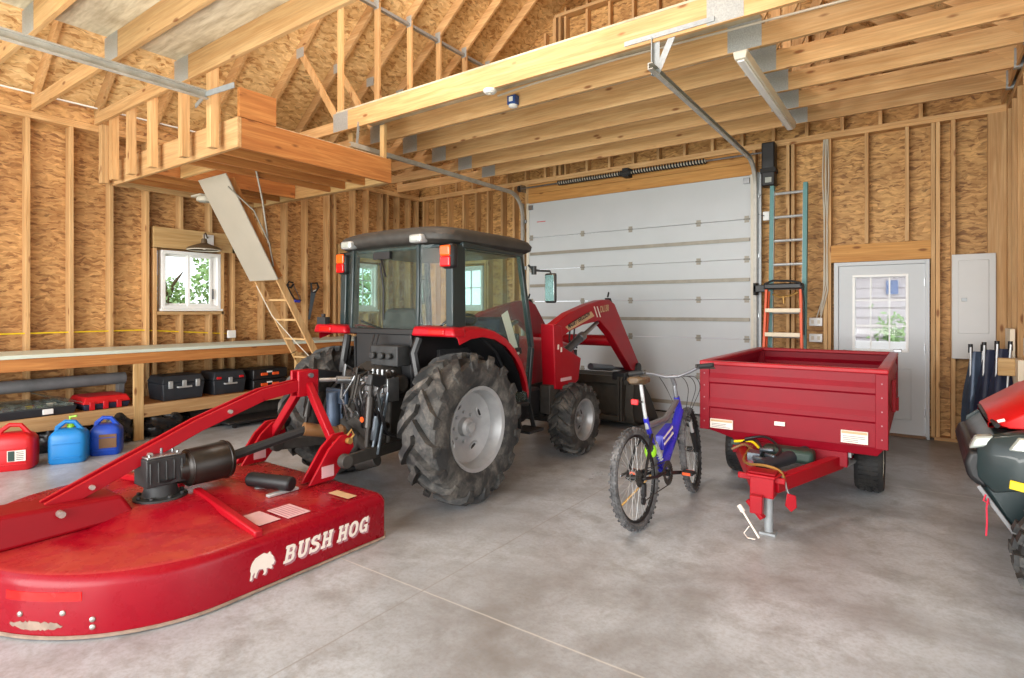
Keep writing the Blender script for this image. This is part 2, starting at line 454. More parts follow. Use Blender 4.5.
W1 = (3.44, 4.22, 1.52, 2.30); W2 = (6.34, 7.12, 1.51, 2.34); W3 = (-7.18, -6.54, 1.52, 2.32)
wl = wall_panel('wall_left', 'osb_left', XL - .14, -1.6, 8.35, ZP, [W1, W2], 1, -.012)
wb = wall_panel('wall_back', 'osb_back', YB + .14, -8.31, .92, ZP, [W3, (-5.49, -1.87, 0, 3.335), (-.89, .083, 0, 2.095)], 0)
wr = wall_panel('wall_right', 'osb_left', XR + .14, 6.25, 8.35, ZP, [], 1)

def stud(parent, axis, c, z0, z1, mat='pine_z', w=.04, name='stud', d0=0, d1=.14):
    m = MB()
    if axis == 1: m.box(XL - d1, XL - d0, c - w / 2, c + w / 2, z0, z1)
    elif axis == 0: m.box(c - w / 2, c + w / 2, YB + d0, YB + d1, z0, z1)
    else: m.box(XR + d0, XR + d1, c - w / 2, c + w / 2, z0, z1)
    return m.build(name, mat, parent, bevel=.002, smooth=0)
def rail(parent, axis, a0, a1, z0, z1, name, mat=None, d0=0, d1=.14):
    m = MB()
    if axis == 1: m.box(XL - d1, XL - d0, a0, a1, z0, z1); mm = mat or 'pine_y'
    elif axis == 0: m.box(a0, a1, YB + d0, YB + d1, z0, z1); mm = mat or 'pine_x'
    else: m.box(XR + d0, XR + d1, a0, a1, z0, z1); mm = mat or 'pine_y'
    return m.build(name, mm, parent, bevel=.002, smooth=0)

ZT = ZP - .08
for p, ax, a0, a1 in ((wl, 1, -1.6, 8.2), (wb, 0, -8.15, .76), (wr, 2, 6.25, 8.2)):
    rail(p, ax, a0, a1, ZP - .04, ZP, 'top_plate'); rail(p, ax, a0, a1, ZP - .078, ZP - .041, 'top_plate')
rail(wl, 1, -1.6, 8.2, 0, .04, 'bottom_plate'); rail(wr, 2, 6.25, 8.2, 0, .04, 'bottom_plate')
for a, b in ((-8.15, -5.5), (-1.86, -.93), (.125, .76)): rail(wb, 0, a, b, 0, .04, 'bottom_plate')
y = 2.05
for y in (-1.55, -1.15, -.75, -.35, .05, .45, .85, 1.25, 1.65, 2.05, 2.455, 2.865, 4.41, 4.875, 5.265, 5.63, 6.06, 7.38, 7.66, 7.95, 8.17): stud(wl, 1, y, .04, ZT)
for a, b in ((3.27, 3.36), (6.19, 6.28)):                    # king and jack stud pairs
    stud(wl, 1, a, .04, ZT); stud(wl, 1, b, .04, 2.32 if a < 5 else 2.36)
for y in (4.25, 7.15): stud(wl, 1, y, .04, 2.33)
stud(wl, 1, 7.24, .04, ZT)
for a, b, zh in ((3.34, 4.43, 2.33), (6.26, 7.26, 2.37)):
    rail(wl, 1, a, b, zh, zh + .27, 'window_header', 'ash_y', .0, .14)
    rail(wl, 1, a + .03, b - .15, 1.44, 1.485, 'rough_sill')
for y in (3.69, 4.08): stud(wl, 1, y, 2.60, ZT); stud(wl, 1, y, .04, 1.44)
for y in (6.6, 6.9): stud(wl, 1, y, 2.64, ZT); stud(wl, 1, y, .04, 1.44)
# back wall
for x in (-8.04, -7.72, -7.38, -6.42, -6.1, -5.84, -5.58, -5.54, -1.84, -1.42, -1.36, -.985, -.94, .115, .16, .30, .70, .74): stud(wb, 0, x, .04, ZT)
for x in (-7.24, -6.48): stud(wb, 0, x, .04, 2.36)
rail(wb, 0, -7.26, -6.45, 2.36, 2.6, 'window_header', 'ash_x'); rail(wb, 0, -7.2, -6.5, 1.45, 1.49, 'rough_sill')
for x in (-7.0, -6.7): stud(wb, 0, x, 2.6, ZT); stud(wb, 0, x, .04, 1.45)
for x in (-.54, -.133): stud(wb, 0, x, 2.32, ZT)
rail(wb, 0, -.92, .095, 2.10, 2.315, 'door_header', 'fir_x', -.005, .1)
for z0, z1, mm in ((3.34, 3.50, 'fir_x'), (3.505, 3.665, 'fir_x')): rail(wb, 0, -5.52, -1.86, z0, z1, 'garage_header', mm, 0, .1)
for y in (8.16, 8.11, 7.75, 7.35, 6.95, 6.55, 6.28): stud(wr, 2, y, .04, ZT)
m = MB(); m.box(.60, .76, YB - .02, YB + .03, .04, ZT); m.build('corner_board', 'pine_z', wb, bevel=.003, smooth=0)

m = MB(); m.box(.95, 3.7, -1.6, 6.3, 3.3, 3.36); struct(m.build('ceiling_bay', 'subfloor', smooth=0))
m = MB(); m.box(.90, .912, -1.6, 6.25, 3.3, 4.1); m.box(.90, .912, 6.25, 8.35, 3.75, 4.1); m.box(-8.305, -8.292, -1.6, 8.35, 3.75, 3.86); struct(m.build('trim_1', 'osb_left', smooth=0))
m = MB(); m.box(.78, .90, -1.6, 6.25, 3.42, 3.749); struct(m.build('trim_2', 'pine_y', bevel=.003, smooth=0))
m = MB(); m.box(.715, .735, -1.6, 8.2, 3.752, 3.93); struct(m.build('trim_3', 'pine_y', smooth=0))
m = MB(); m.box(-8.17, -8.15, -1.6, 8.2, 3.752, 3.94); struct(m.build('trim_4', 'osb_left', smooth=0))
m = MB(); m.box(.95, 3.7, 6.25, 6.3, 0, 3.3); struct(m.build('wall_bay', 'osb_back', smooth=0))
# gable above the back wall
gm = MB(); gm.hexa([(-8.6, YB + .14, ZP), (1.1, YB + .14, ZP), (1.1, YB + .14, ZP + .05), (-3.72, YB + .14, ZR + .15), (-8.6, YB + .14, ZP + .05)][:5],
                   [(-8.6, YB + .152, ZP), (1.1, YB + .152, ZP), (1.1, YB + .152, ZP + .05), (-3.72, YB + .152, ZR + .15), (-8.6, YB + .152, ZP + .05)])
wg = struct(gm.build('wall_gable', 'osb_back', smooth=0))
x = -7.6
while x < .3:
    stud(wg, 0, x, ZP, min(zu(x), 9) - .03, 'pine_z', d0=.02, d1=.13); x += .4
rail(wg, 0, -4.98, -2.4, 6.38, 6.43, 'gable_plate', d0=-.03, d1=.1)
stud(wg, 0, -4.98, ZP, 6.38, 'pine_z', w=.06, d0=-.03, d1=.1); stud(wg, 0, -4.88, ZP, 6.38, 'pine_z', d0=-.03, d1=.1)

# roof sheathing
for nm, a, b in (('ceiling_left', (-8.75, zu(-8.75)), (-3.72, ZR)), ('ceiling_right', (1.31, zu(1.31)), (-3.72, ZR))):
    o_ = .185
    m = MB(); m.hexa([(a[0], -1.7, a[1] + o_), (b[0], -1.7, b[1] + o_), (b[0], 8.5, b[1] + o_), (a[0], 8.5, a[1] + o_)],
                     [(a[0], -1.7, a[1] + o_ + .03), (b[0], -1.7, b[1] + o_ + .03), (b[0], 8.5, b[1] + o_ + .03), (a[0], 8.5, a[1] + o_ + .03)])
    struct(m.build(nm, 'osb_roof', smooth=0))
for nm, y0, y1 in (('floor_attic', -1.7, 2.74), ('floor_attic_rear', 4.58, 8.3)):
    m = MB(); m.box(-6.02, -1.1, y0, y1, 3.986, 4.006); struct(m.build(nm, 'subfloor', smooth=0))

# ================================================================ roof trusses
TG = 'attic roof trusses'
def gusset(y, x, z, w, h, parent):
    m = MB(); m.box(x - w / 2, x + w / 2, y - .0225, y - .0201, z - h / 2, z + h / 2)
    m.build('nail_plate', 'plate', parent, smooth=0)
def truss(Y, label, chord=True):
    t = thing('roof_truss', label, 'roof truss', (-3.72, Y, ZP), TG)
    a, b = Y - .02, Y + .02
    def beam(x0, x1, z0, z1, name, mat):
        m = MB(); m.box(x0, x1, a, b, z0, z1); return m.build(name, mat, t, bevel=.003, smooth=0)
    if chord:
        beam(-6.02, -1.12, ZP, ZP + .235, 'bottom_chord', 'pine_x')
        beam(-1.12, .9, ZP, ZP + .185, 'bottom_chord', 'pine_x')
        for x, s in ((-5.95, 1), (-1.22, -1)):
            m = MB(); m.box(x - .045, x + .045, a + .0015, b - .0015, ZP + .235, zu(x) + .02); m.build('knee_post', 'pine_z', t, bevel=.003, smooth=0)
            gusset(Y, x + s * .02, ZP + .12, .28, .23, t)
            gusset(Y, x, zu(x) + .01, .10, .16, t)
    if chord: beam(-8.29, -6.02, ZP, ZP + .14, 'bottom_chord', 'pine_x')
    for xe in (-8.75, 1.31):
        n = V((.83, 0, 1)).normalized() if xe > 0 else V((-.83, 0, 1)).normalized()
        aa = a - .0015
        p = [V((xe, aa, zu(xe))), V((-3.72, aa, ZR)), V((-3.72, aa, ZR + .183)), V((xe, aa, zu(xe) + .183))]
        m = MB(); m.prism(p, (0, .043, 0)); m.build('rafter', 'pine_x', t, bevel=.003, smooth=0)
    for (x0, x1, sd) in ((-6.78, -6.04, 1), (-.66, -1.14, -1)):
        if not chord: continue
        p0, p1 = V((x0, Y, zu(x0) + .02)), V((x1, Y, ZP + .2))
        m = MB(); m.bar(p0, p1, .034, .085, (0, 0, 1)); m.build('web', 'pine_x' if 0 else 'pine_z', t, bevel=.002, smooth=0)
        gusset(Y, x0, zu(x0) + .03, .16, .13, t)
    if chord:
        (m := MB()).box(-5.3, -2.15, a + .004, b - .004, 6.44, 6.58); m.build('collar_tie', 'pine_x', t, bevel=.003, smooth=0)
    if chord and Y > 4.5:
        m = MB(); m.box(.70, .775, a - .012, b + .004, ZP - .012, ZP + .17); m.box(.70, .73, a - .03, a - .012, ZP + .02, ZP + .15); m.build('joist_hanger', 'galv', t, smooth=0)
    return t
ords = ['first', 'second', 'third', 'fourth', 'fifth']
for i, Y in enumerate((7.62, 7.01, 6.40, 5.80, 5.20)):
    truss(Y, 'pine attic truss over the white garage door, %s out from the gable wall' % ords[i])
truss(4.60, 'deep pine truss carrying the perforated track hanger, edging the stair opening')
truss(3.95, 'pair of bare rafters above the loft landing, without a lower chord, next the deep truss', False)
truss(3.33, 'pair of bare rafters above the loft landing, without a lower chord, next the landing posts', False)
truss(2.70, 'pine truss that the hanging posts of the loft landing are nailed to')
truss(2.10, 'pine truss under the plywood attic floor, next in front of the landing posts')
truss(1.51, 'pine truss at the upper left corner, second in front of the landing posts')
truss(.91, 'pine truss overhead at the top left edge, third in front of the landing posts')
for Y in (.31, -.3, -.9, -1.5): truss(Y, 'pine roof truss overhead behind the viewer')

m = MB(); m.box(-5.98, -5.925, 4.65, 7.9, 5.56, 5.60)
tag(m.build('lateral_strap', 'galv', smooth=0), 'thin silver strap tying the tops of the attic knee posts', 'strap')
m = MB(); m.tube([(-8.05, -1.4, 3.93), (-8.05, 1.6, 3.92), (-8.05, 3.2, 3.93), (-8.0, 4.3, 3.92)], .011, 6)
tag(m.build('electrical_cable', 'white'), 'white cable running above the left wall plate through the eaves', 'cable')
m = MB(); m.tube([(-3.9, 5.17, 3.93), (-3.45, 5.165, 3.955), (-2.4, 5.165, 3.97), (-1.3, 5.165, 3.95), (-.2, 5.165, 3.93), (.7, 5.165, 3.96)], .011, 6)
tag(m.build('electrical_cable', 'conduit'), 'pale cable stapled along the joist just past the track hanger', 'cable')
m = MB(); m.tube([(-8.195, .2, 1.235), (-8.195, 2.0, 1.24), (-8.195, 3.2, 1.245), (-8.195, 4.35, 1.16)], .008, 6)
tag(m.build('electrical_cable', 'yellow'), 'yellow cable strung through the left wall studs under the window', 'cable')

# ================================================================ loft landing with pull-down attic ladder
L = thing('loft_landing', 'box-framed loft landing of brown joists hung at the left wall under the roof', 'loft landing', (-6.7, 3.8, 3.04))
x0, x1, y0, y1, z0, z1 = -8.14, -5.22, 2.80, 4.78, 3.04, 3.325
def lb(a, b, c, d, e, f, name, mat): 
    m = MB(); m.box(a, b, c, d, e, f); return m.build(name, mat, L, bevel=.003, smooth=0)
lb(x0, x1, y0 + .06, y0 + .10, z0, z1, 'rim_joist', 'pine_x'); lb(x0, x1 - .04, y1 - .04, y1, z0, z1, 'rim_joist', 'pine_x')
lb(x0, x1 - .04, y1 - .085, y1 - .043, z0, z1, 'rim_joist', 'ash_x')
lb(x1 - .04, x1, y0 + .10, y1, z0, z1, 'rim_joist', 'fir_y')
lb(x0, x0 + .04, y0 + .10, y1 - .09, z0, z1, 'rim_joist', 'pine_y')
for x in (-5.62, -6.0, -6.30, -7.08, -7.45, -7.8): lb(x - .02, x + .02, y0 + .10, y1 - .088, z0 + .01, z1 - .01, 'joist', 'fir_y')
lb(-7.06, -6.32, 3.18, 3.22, z0 + .01, z1 - .01, 'trimmer', 'ash_x')
lb(-8.14, -7.06, 2.9, 4.69, z1, z1 + .02, 'deck_board', 'subfloor'); lb(-6.32, -5.26, 2.9, 4.69, z1, z1 + .02, 'deck_board', 'subfloor')
lb(x1 - .04, x1, y0 + .08, 3.26, z1 + .005, z1 + .285, 'stair_header', 'fir_y')
for (x, zt) in ((-8.09, 3.75), (-7.78, 3.86), (-7.30, 3.93), (-6.76, 3.96), (-6.05, 3.97), (-5.48, 3.97)):
    lb(x - .045, x + .045, 2.722, 2.762 + .035, z0 + .005, zt, 'hanging_post', 'pine_z')
for (x, ) in ((-5.9,), (-5.31,)): lb(x - .04, x + .04, y1 - .07, y1 - .03, z1, 3.75, 'hanging_post', 'ash_z')
lb(-5.75, -5.6, 2.86, 2.9, z1, 3.62, 'blocking', 'ash_z')

A = thing('attic_ladder', 'folding wooden attic ladder let down from the loft landing to the bench', 'attic ladder', (-6.69, 5.0, 0))
def lp(s, x, off=0):   # along the ladder: s=0 top, s=1 foot
    a, b = V((x, 3.36, 3.05)), V((x, 5.04, .0)); d = (b - a).normalized(); n = V((0, -d.z, d.y)) * -1
    return a + (b - a) * s + V((0, d.z, -d.y)) * off
def lad(x, s0, s1, w, h, off, name, mat):
    m = MB(); m.bar(lp(s0, x, off), lp(s1, x, off), w, h, (0, 1, .55)); return m.build(name, mat, A, bevel=.002, smooth=0)
lad(-6.69, 0, .385, .62, .016, .0, 'hatch_panel', 'door_grey')
for x in (-6.93, -6.45):
    lad(x, 0.02, .385, .028, .085, -.065, 'side_rail', 'fir_z'); lad(x, .39, .70, .028, .085, -.055, 'side_rail', 'pine_z'); lad(x, .705, .985, .028, .085, -.055, 'side_rail', 'ash_z')
for k in range(12):
    s = .06 + k * .083; c = lp(s, -6.69, -.06)
    m = MB(); m.box(-6.92, -6.46, c.y - .045, c.y + .045, c.z - .012, c.z + .012); m.build('step', 'ash_x', A, bevel=.002, smooth=0)
for s in (.387, .703):
    for x in (-6.93, -6.45):
        m = MB(); m.bar(lp(s - .02, x - .017, -.05), lp(s + .02, x - .017, -.05), .006, .05, (0, 1, .55)); m.build('hinge', 'steel', A, smooth=0)
m = MB(); m.tube([lp(.04, -6.36, .06), lp(.14, -6.36, -.10), lp(.26, -6.4, -.12), lp(.34, -6.43, -.05)], .009, 6)
m.tube([lp(.02, -6.24, -.28), lp(.12, -6.33, -.24), lp(.26, -6.42, -.12)], .011, 6); m.build('support_arm', 'strut', A)
m = MB(); m.tube([lp(.40, -6.86, .03), lp(.52, -6.80, .06), lp(.62, -6.6, .06), lp(.70, -6.5, .02)], .006, 5); m.build('pull_cord', 'off_white', A)

# ================================================================ windows
def window(n, axis, hole, style):
    a0, a1, z0, z1 = hole
    R = struct(bpy.data.objects.new('window_%d' % n, None)) ; COL.objects.link(R)
    R.location = ((XL, (a0 + a1) / 2, z0) if axis == 1 else ((a0 + a1) / 2, YB, z0)); WM[R.name] = Matrix.Translation(R.location)
    def fb(p, q, r, s, d0, d1, name, mat, par=R, bev=.004):
        m = MB()
        if axis == 1: m.box(XL - d1, XL - d0, p, q, r, s)
        else: m.box(p, q, YB + d0, YB + d1, r, s)
        return m.build(name, mat, par, bevel=bev, smooth=0)
    w = .045
    def ring(p, q, r, s, w, d0, d1, name, mat):
        m = MB()
        for (aa, bb, cc, dd) in ((p, q, r, r + w), (p, q, s - w, s), (p, p + w, r + w, s - w), (q - w, q, r + w, s - w)):
            if axis == 1: m.box(XL - d1, XL - d0, aa, bb, cc, dd)
            else: m.box(aa, bb, YB + d0, YB + d1, cc, dd)
        return m.build(name, mat, R, bevel=.003, smooth=0)
    ring(a0, a1, z0, z1, w, .0, .14, 'frame', 'white')
    fb(a0 - .02, a1 + .02, z0 - .03, z0, -.03, .1, 'sill', 'white')
    if style == 'slider':
        mid = a0 + (a1 - a0) * .44
        s1 = ring(a0 + w, mid + .02, z0 + w, z1 - w, .03, .06, .09, 'sash', 'white'); s2 = ring(mid, a1 - .11, z0 + w, z1 - w, .03, .03, .06, 'sash', 'white')
        fb(a1 - .11, a1 - w, z0 + w, z1 - w, .05, .09, 'sash', 'white')
        fb(a1 - .10, a1 - .085, 1.66, 1.80, .02, .05, 'latch', 'steel', s2)
        fb(a0 + .07, mid, z0 + .07, z1 - .07, .072, .076, 'pane', 'glass', s1, 0); fb(mid + .02, a1 - .13, z0 + .07, z1 - .07, .042, .046, 'pane', 'glass', s2, 0)
    else:
        s1 = ring(a0 + w, a1 - w, z0 + w, z1 - w, .035, .05, .09, 'sash', 'white')
        fb(a0 + .08, a1 - .08, z0 + .08, z1 - .08, .07, .074, 'pane', 'glass', s1, 0)
        m = MB()
        for k in (1, 2) if style == 'grid' else (1,):
            nn = 3 if style == 'grid' else 2
            c = a0 + .08 + (a1 - a0 - .16) * k / nn; zz = z0 + .08 + (z1 - z0 - .16) * k / nn
            for (p, q, r, s) in ((c - .009, c + .009, z0 + .08, z1 - .08), (a0 + .08, a1 - .08, zz - .009, zz + .009)):
                if axis == 1: m.box(XL - .086, XL - .058, p, q, r, s)
                else: m.box(p, q, YB + .058, YB + .086, r, s)
        m.build('muntin', 'white', s1, smooth=0)
window(1, 1, W1, 'slider'); window(2, 1, W2, 'grid'); window(3, 0, W3, 'cross')

# ================================================================ entry door
D = struct(bpy.data.objects.new('door_1', None)); COL.objects.link(D); D.location = (-.4, YB, 0); WM[D.name] = Matrix.Translation(D.location)
def db(a, b, c, d, e, f, name, mat, par=D, bev=.003):
    m = MB(); m.box(a, b, c, d, e, f); return m.build(name, mat, par, bevel=bev, smooth=0)
m = MB()
for q in ((-.888, -.84, YB - .01, YB + .14, 0, 2.095), (.043, .083, YB - .01, YB + .14, 0, 2.095), (-.84, .043, YB - .01, YB + .14, 2.05, 2.095)): m.box(*q)
m.build('jamb', 'white_door', D, bevel=.003, smooth=0)
db(-.86, .06, YB - .01, YB + .14, 0, .03, 'threshold', 'hose_brown')
m = MB(); lx0, lx1, lz0, lz1 = -.69, -.115, 1.0, 1.935
for q in ((-.838, lx0, .03, 2.047), (lx1, .041, .03, 2.047), (lx0, lx1, .03, lz0), (lx0, lx1, lz1, 2.047)): m.box(q[0], q[1], YB + .02, YB + .064, q[2], q[3])
slab = m.build('slab', 'white_door', D, smooth=0)
m = MB()
for px0, px1 in ((-.72, -.45), (-.37, -.09)):
    for q in ((px0, px1, .2, .215), (px0, px1, .80, .815), (px0, px0 + .015, .215, .80), (px1 - .015, px1, .215, .80)): m.box(q[0], q[1], YB + .012, YB + .02, q[2], q[3])
m.build('panel_moulding', 'white_door', slab, bevel=.004, smooth=0)
m = MB()
for q in ((lx0, lx1, lz0, lz0 + .03), (lx0, lx1, lz1 - .03, lz1), (lx0, lx0 + .03, lz0 + .03, lz1 - .03), (lx1 - .03, lx1, lz0 + .03, lz1 - .03)): m.box(q[0], q[1], YB + .008, YB + .075, q[2], q[3])
lf = m.build('lite_frame', 'white', D, bevel=.004, smooth=0)
m = MB()
for k in (1, 2):
    c = lx0 + (lx1 - lx0) * k / 3; zz = lz0 + (lz1 - lz0) * k / 3
    m.box(c - .008, c + .008, YB + .025, YB + .055, lz0 + .03, lz1 - .03); m.box(lx0 + .03, lx1 - .03, YB + .027, YB + .053, zz - .008, zz + .008)
m.build('muntin', 'white', lf, smooth=0)
db(lx0 + .03, lx1 - .03, YB + .038, YB + .042, lz0 + .03, lz1 - .03, 'pane', 'glass', lf, 0)
for z in (.25, 1.0, 1.78):
    m = MB(); m.cyl((.047, YB + .005, z), (.047, YB + .005, z + .10), .008); m.box(.03, .047, YB + .012, YB + .02, z, z + .10); m.build('hinge', 'steel', D)
m = MB(); m.lathe([(0, .03), (.012, .03), (.02, .012), (.045, .012), (.05, .028), (.075, .03), (.085, .0)], (-.775, YB + .02, .98), (0, -1, 0), 16); m.build('door_knob', 'steel', D)

# ================================================================ garage door
G = struct(bpy.data.objects.new('door_2', None)); COL.objects.link(G); G.location = (-3.68, YB, 0); WM[G.name] = Matrix.Translation(G.location)
gx0, gx1 = -5.49, -1.875
hs = [0.015]
for k in range(5): hs.append(hs[-1] + .545)
hs.append(3.335)
for k in range(6):
    a, b = hs[k], hs[k + 1]
    m = MB(); m.hexa([(gx0, YB - .02, a + .003), (gx1, YB - .02, a + .003), (gx1, YB - .02, b - .003), (gx0, YB - .02, b - .003)],
                     [(gx0, YB + .025, a + .003), (gx1, YB + .025, a + .003), (gx1, YB + .025, b - .003), (gx0, YB + .025, b - .003)])
    sec = m.build('door_section', 'white_door', G, bevel=.004, smooth=0)
    # horizontal stiffener along each section
    zc = a + .545 * (.51 if 1 <= k < 5 else .50)
    if k in (2, 3, 4, 0):
        zc = {0: .16, 2: hs[2] + .27, 3: hs[3] + .27, 4: hs[4] + .27}[k]
        m = MB(); m.box(gx0 + .03, gx1 - .01, YB - .045, YB - .02, zc - .022, zc + .022); m.box(gx0 + .03, gx1 - .01, YB - .047, YB - .043, zc - .028, zc - .02); m.build('stiffener', 'strut', sec, smooth=0)
for k in range(1, 6):
    for x in (gx0 + .05, -4.45, -3.62, -2.58, gx1 - .05):
        m = MB(); m.box(x - .03, x + .03, YB - .026, YB - .019, hs[k] - .045, hs[k] - .012); m.box(x - .03, x + .03, YB - .026, YB - .019, hs[k] + .012, hs[k] + .045)
        m.cyl((x - .04, YB - .028, hs[k]), (x + .04, YB - .028, hs[k]), .009, n=8); m.build('hinge', 'strut', G)
for x in (gx0 + .04, gx1 - .05):
    m = MB(); m.box(x - .04, x + .04, YB - .05, YB - .019, 3.22, 3.30); m.build('roller_bracket', 'steel', G, bevel=.003)
m = MB(); m.box(-5.33, -5.16, YB - .0225, YB - .0195, 3.0, 3.012); m.build('sticker', 'red_plastic', G, smooth=0)
m = MB(); m.box(gx0 + .02, gx1 - .01, YB - .03, YB + .02, .0, .016); m.build('bottom_seal', 'black_matte', G, smooth=0)
m = MB()   # white jamb boards at the sides
m.box(gx1, gx1 + .05, YB - .03, YB + .1, 0, 3.34); m.build('jamb', 'off_white', G, smooth=0)
m = MB(); m.box(gx0 - .05, gx0, YB - .03, YB + .1, 0, 3.34); m.build('jamb', 'off_white', G, smooth=0)

def track(x, side, label, name='garage_door_track', hanger=True):
    T = thing(name, label, 'door track', (x, YB - .1, 0))
    path = [V((x, YB - .09, .05)), V((x, YB - .09, 3.1))] + [V((x, YB - .09 - .38 * (1 - math.cos(a)), 3.1 + .38 * math.sin(a))) for a in [PI / 2 * i / 8 for i in range(1, 9)]] + [V((x, 4.45, 3.50))]
    m = MB(); rings = []
    for i, p in enumerate(path):
        d = (path[min(i + 1, len(path) - 1)] - path[max(i - 1, 0)]).normalized(); n = V((1, 0, 0)).cross(d)
        q = [(-.012, -.028), (.012 * 1, -.028), (.016, -.02), (-.006, -.02), (-.006, .02), (.016, .02), (.012, .028), (-.012, .028)]
        rings.append([p + V((1, 0, 0)) * (u * 1.6 * side) + n * v for u, v in q])
    m.loft(rings); m.build('rail', 'track', T, smooth=30)
    m = MB()
    m.box(x - .02 + side * .045, x + .02 + side * .045, YB - .055, YB - .01, .02, 3.35)
    m.box(x + side * .02, x + side * .03, YB - .09, YB - .01, .02, 3.35); m.build('wall_angle', 'galv', T, smooth=0)
    for z in (.6, 1.4, 2.2, 3.0):
        m = MB(); m.box(x - .03, x + .05, YB - .075, YB - .03, z, z + .06); m.build('bracket', 'steel', T, bevel=.003, smooth=0)
    if hanger:
        m = MB(); m.box(x - .035, x + .025, 4.60, 4.606, 3.47, 3.79); m.box(x - .035, x - .029, 4.56, 4.60, 3.47, 3.79); m.build('hanger_strut', 'galv', T, smooth=0)
        m = MB(); m.bar((x + .0, 4.592, 3.48), (x + .15, 4.592, 3.79), .004, .055, (1, 0, -.45)); m.build('hanger_brace', 'galv', T, smooth=0)
        m = MB(); m.box(x - .28, x + .48, 4.568, 4.578, 3.775, 3.815)
        for k in range(18): m.cyl((x - .25 + k * .041, 4.566, 3.795), (x - .25 + k * .041, 4.5675, 3.795), .008, n=6)
        m.build('perforated_angle', 'galv', T, smooth=0)
    else:
        m = MB(); m.bar((x, 4.55, 3.5), (x, 4.58, 3.8), .035, .006, (1, 0, 0)); m.build('hanger_strut', 'galv', T, smooth=0)
    return T
track(-1.80, 1, 'curved steel track on the right side of the white garage door, hung from perforated angle')
track(-5.58, -1, 'curved steel track on the left side of the garage door, ending under the loft landing', hanger=False)
T = thing('garage_door_track', 'straight steel track crossing the top left corner to the loft posts', 'door track', (-5.3, 1, 3.47))
m = MB(); m.box(-5.315, -5.30, -1.5, 2.62, 3.43, 3.50); m.box(-5.315, -5.275, -1.5, 2.62, 3.425, 3.437); m.box(-5.315, -5.275, -1.5, 2.62, 3.493, 3.505); m.build('rail', 'track', T, smooth=0)
m = MB(); m.bar((-5.33, 2.6, 3.47), (-5.0, 2.71, 3.52), .01, .05); m.bar((-5.6, 2.66, 3.44), (-5.3, 2.6, 3.46), .01, .04); m.build('end_bracket', 'galv', T, smooth=0)

S = thing('torsion_spring', 'black coiled torsion spring pair on a steel shaft above the garage door', 'torsion spring', (-3.65, YB - .12, 3.59))
m = MB(); m.cyl((-5.65, YB - .12, 3.59), (-1.62, YB - .12, 3.59), .013, n=10); m.build('shaft', 'steel', S)
for a, b in ((-4.86, -3.74), (-3.56, -2.45)):
    m = MB(); n = 26; pts = []
    for i in range(n * 10 + 1):
        th = 2 * PI * i / 10; pts.append((a + (b - a) * i / (n * 10), YB - .12 + .032 * math.cos(th), 3.59 + .032 * math.sin(th)))
    m.tube(pts, .012, 5); m.build('coil', 'black_matte', S)
    m = MB(); m.cyl((a, YB - .12, 3.59), (b, YB - .12, 3.59), .026, n=10); m.build('coil_core', 'conduit', S)
m = MB(); m.box(-3.70, -3.60, YB - .16, YB, 3.53, 3.66); m.cyl((-3.74, YB - .12, 3.59), (-3.56, YB - .12, 3.59), .045); m.build('centre_bracket', 'black_matte', S, bevel=.004)
for x in (-5.62, -1.68):
    m = MB(); m.cyl((x - .02, YB - .12, 3.59), (x + .03, YB - .12, 3.59), .055, n=18); m.build('cable_drum', 'dirty_black', S)
    m = MB(); m.box(x + .04, x + .05, YB - .16, YB, 3.53, 3.65); m.build('end_bracket', 'steel', S, smooth=0)

O = thing('garage_door_opener', 'black wall-mounted garage door opener at the top of the right track', 'door opener', (-1.62, YB - .1, 3.1))
m = MB(); m.box(-1.705, -1.545, YB - .19, YB - .01, 3.13, 3.70); m.build('housing', 'black', O, bevel=.015)
m = MB(); m.box(-1.72, -1.53, YB - .20, YB - .02, 3.30, 3.36); m.build('collar', 'black_matte', O, bevel=.005)
m = MB(); m.box(-1.66, -1.58, YB - .194, YB - .188, 3.17, 3.24); m.build('lens', 'headlamp', O, bevel=.005)
m = MB(); m.tube([(-1.73, YB - .05, 3.05), (-1.82, YB - .06, 2.98), (-1.80, YB - .06, 2.80), (-1.70, YB - .04, 2.76)], .006, 6); m.build('cord', 'black', O)
m = MB(); m.box(-1.72, -1.64, YB - .03, YB, 2.70, 2.82)
tag(m.build('outlet_box', 'white', bevel=.006), 'small white outlet under the black garage door opener', 'outlet')

for i, z in enumerate((1.30, 1.095)):
    o = thing('outlet_box', ('upper' if i == 0 else 'lower') + ' of two white outlet plates between the ladder and the door', 'outlet', (-1.09, YB, z))
    m = MB(); m.box(-1.165, -1.015, YB - .028, YB, z, z + .105); m.build('plate', 'white', o, bevel=.006)
    m = MB()
    for x in (-1.125, -1.055): m.box(x - .016, x + .016, YB - .0295, YB - .027, z + .03, z + .075)
    m.build('socket', 'off_white', o, smooth=0)
m = MB()
for k, (x, zb) in enumerate(((-.985, 1.62), (-.968, 1.58), (-.955, 1.50), (-1.0, 1.44))):
    m.tube([(x, YB - .02, 3.66), (x + .012 * (-1) ** k, YB - .025, 3.2), (x - .01 * (-1) ** k, YB - .022, 2.5), (x, YB - .02, zb + .25), (x - .05 - .02 * k, YB - .02, zb - .14)], .008, 6)
tag(m.build('cable_bundle', 'conduit'), 'bundle of pale cables running down the stud left of the door', 'cable bundle')

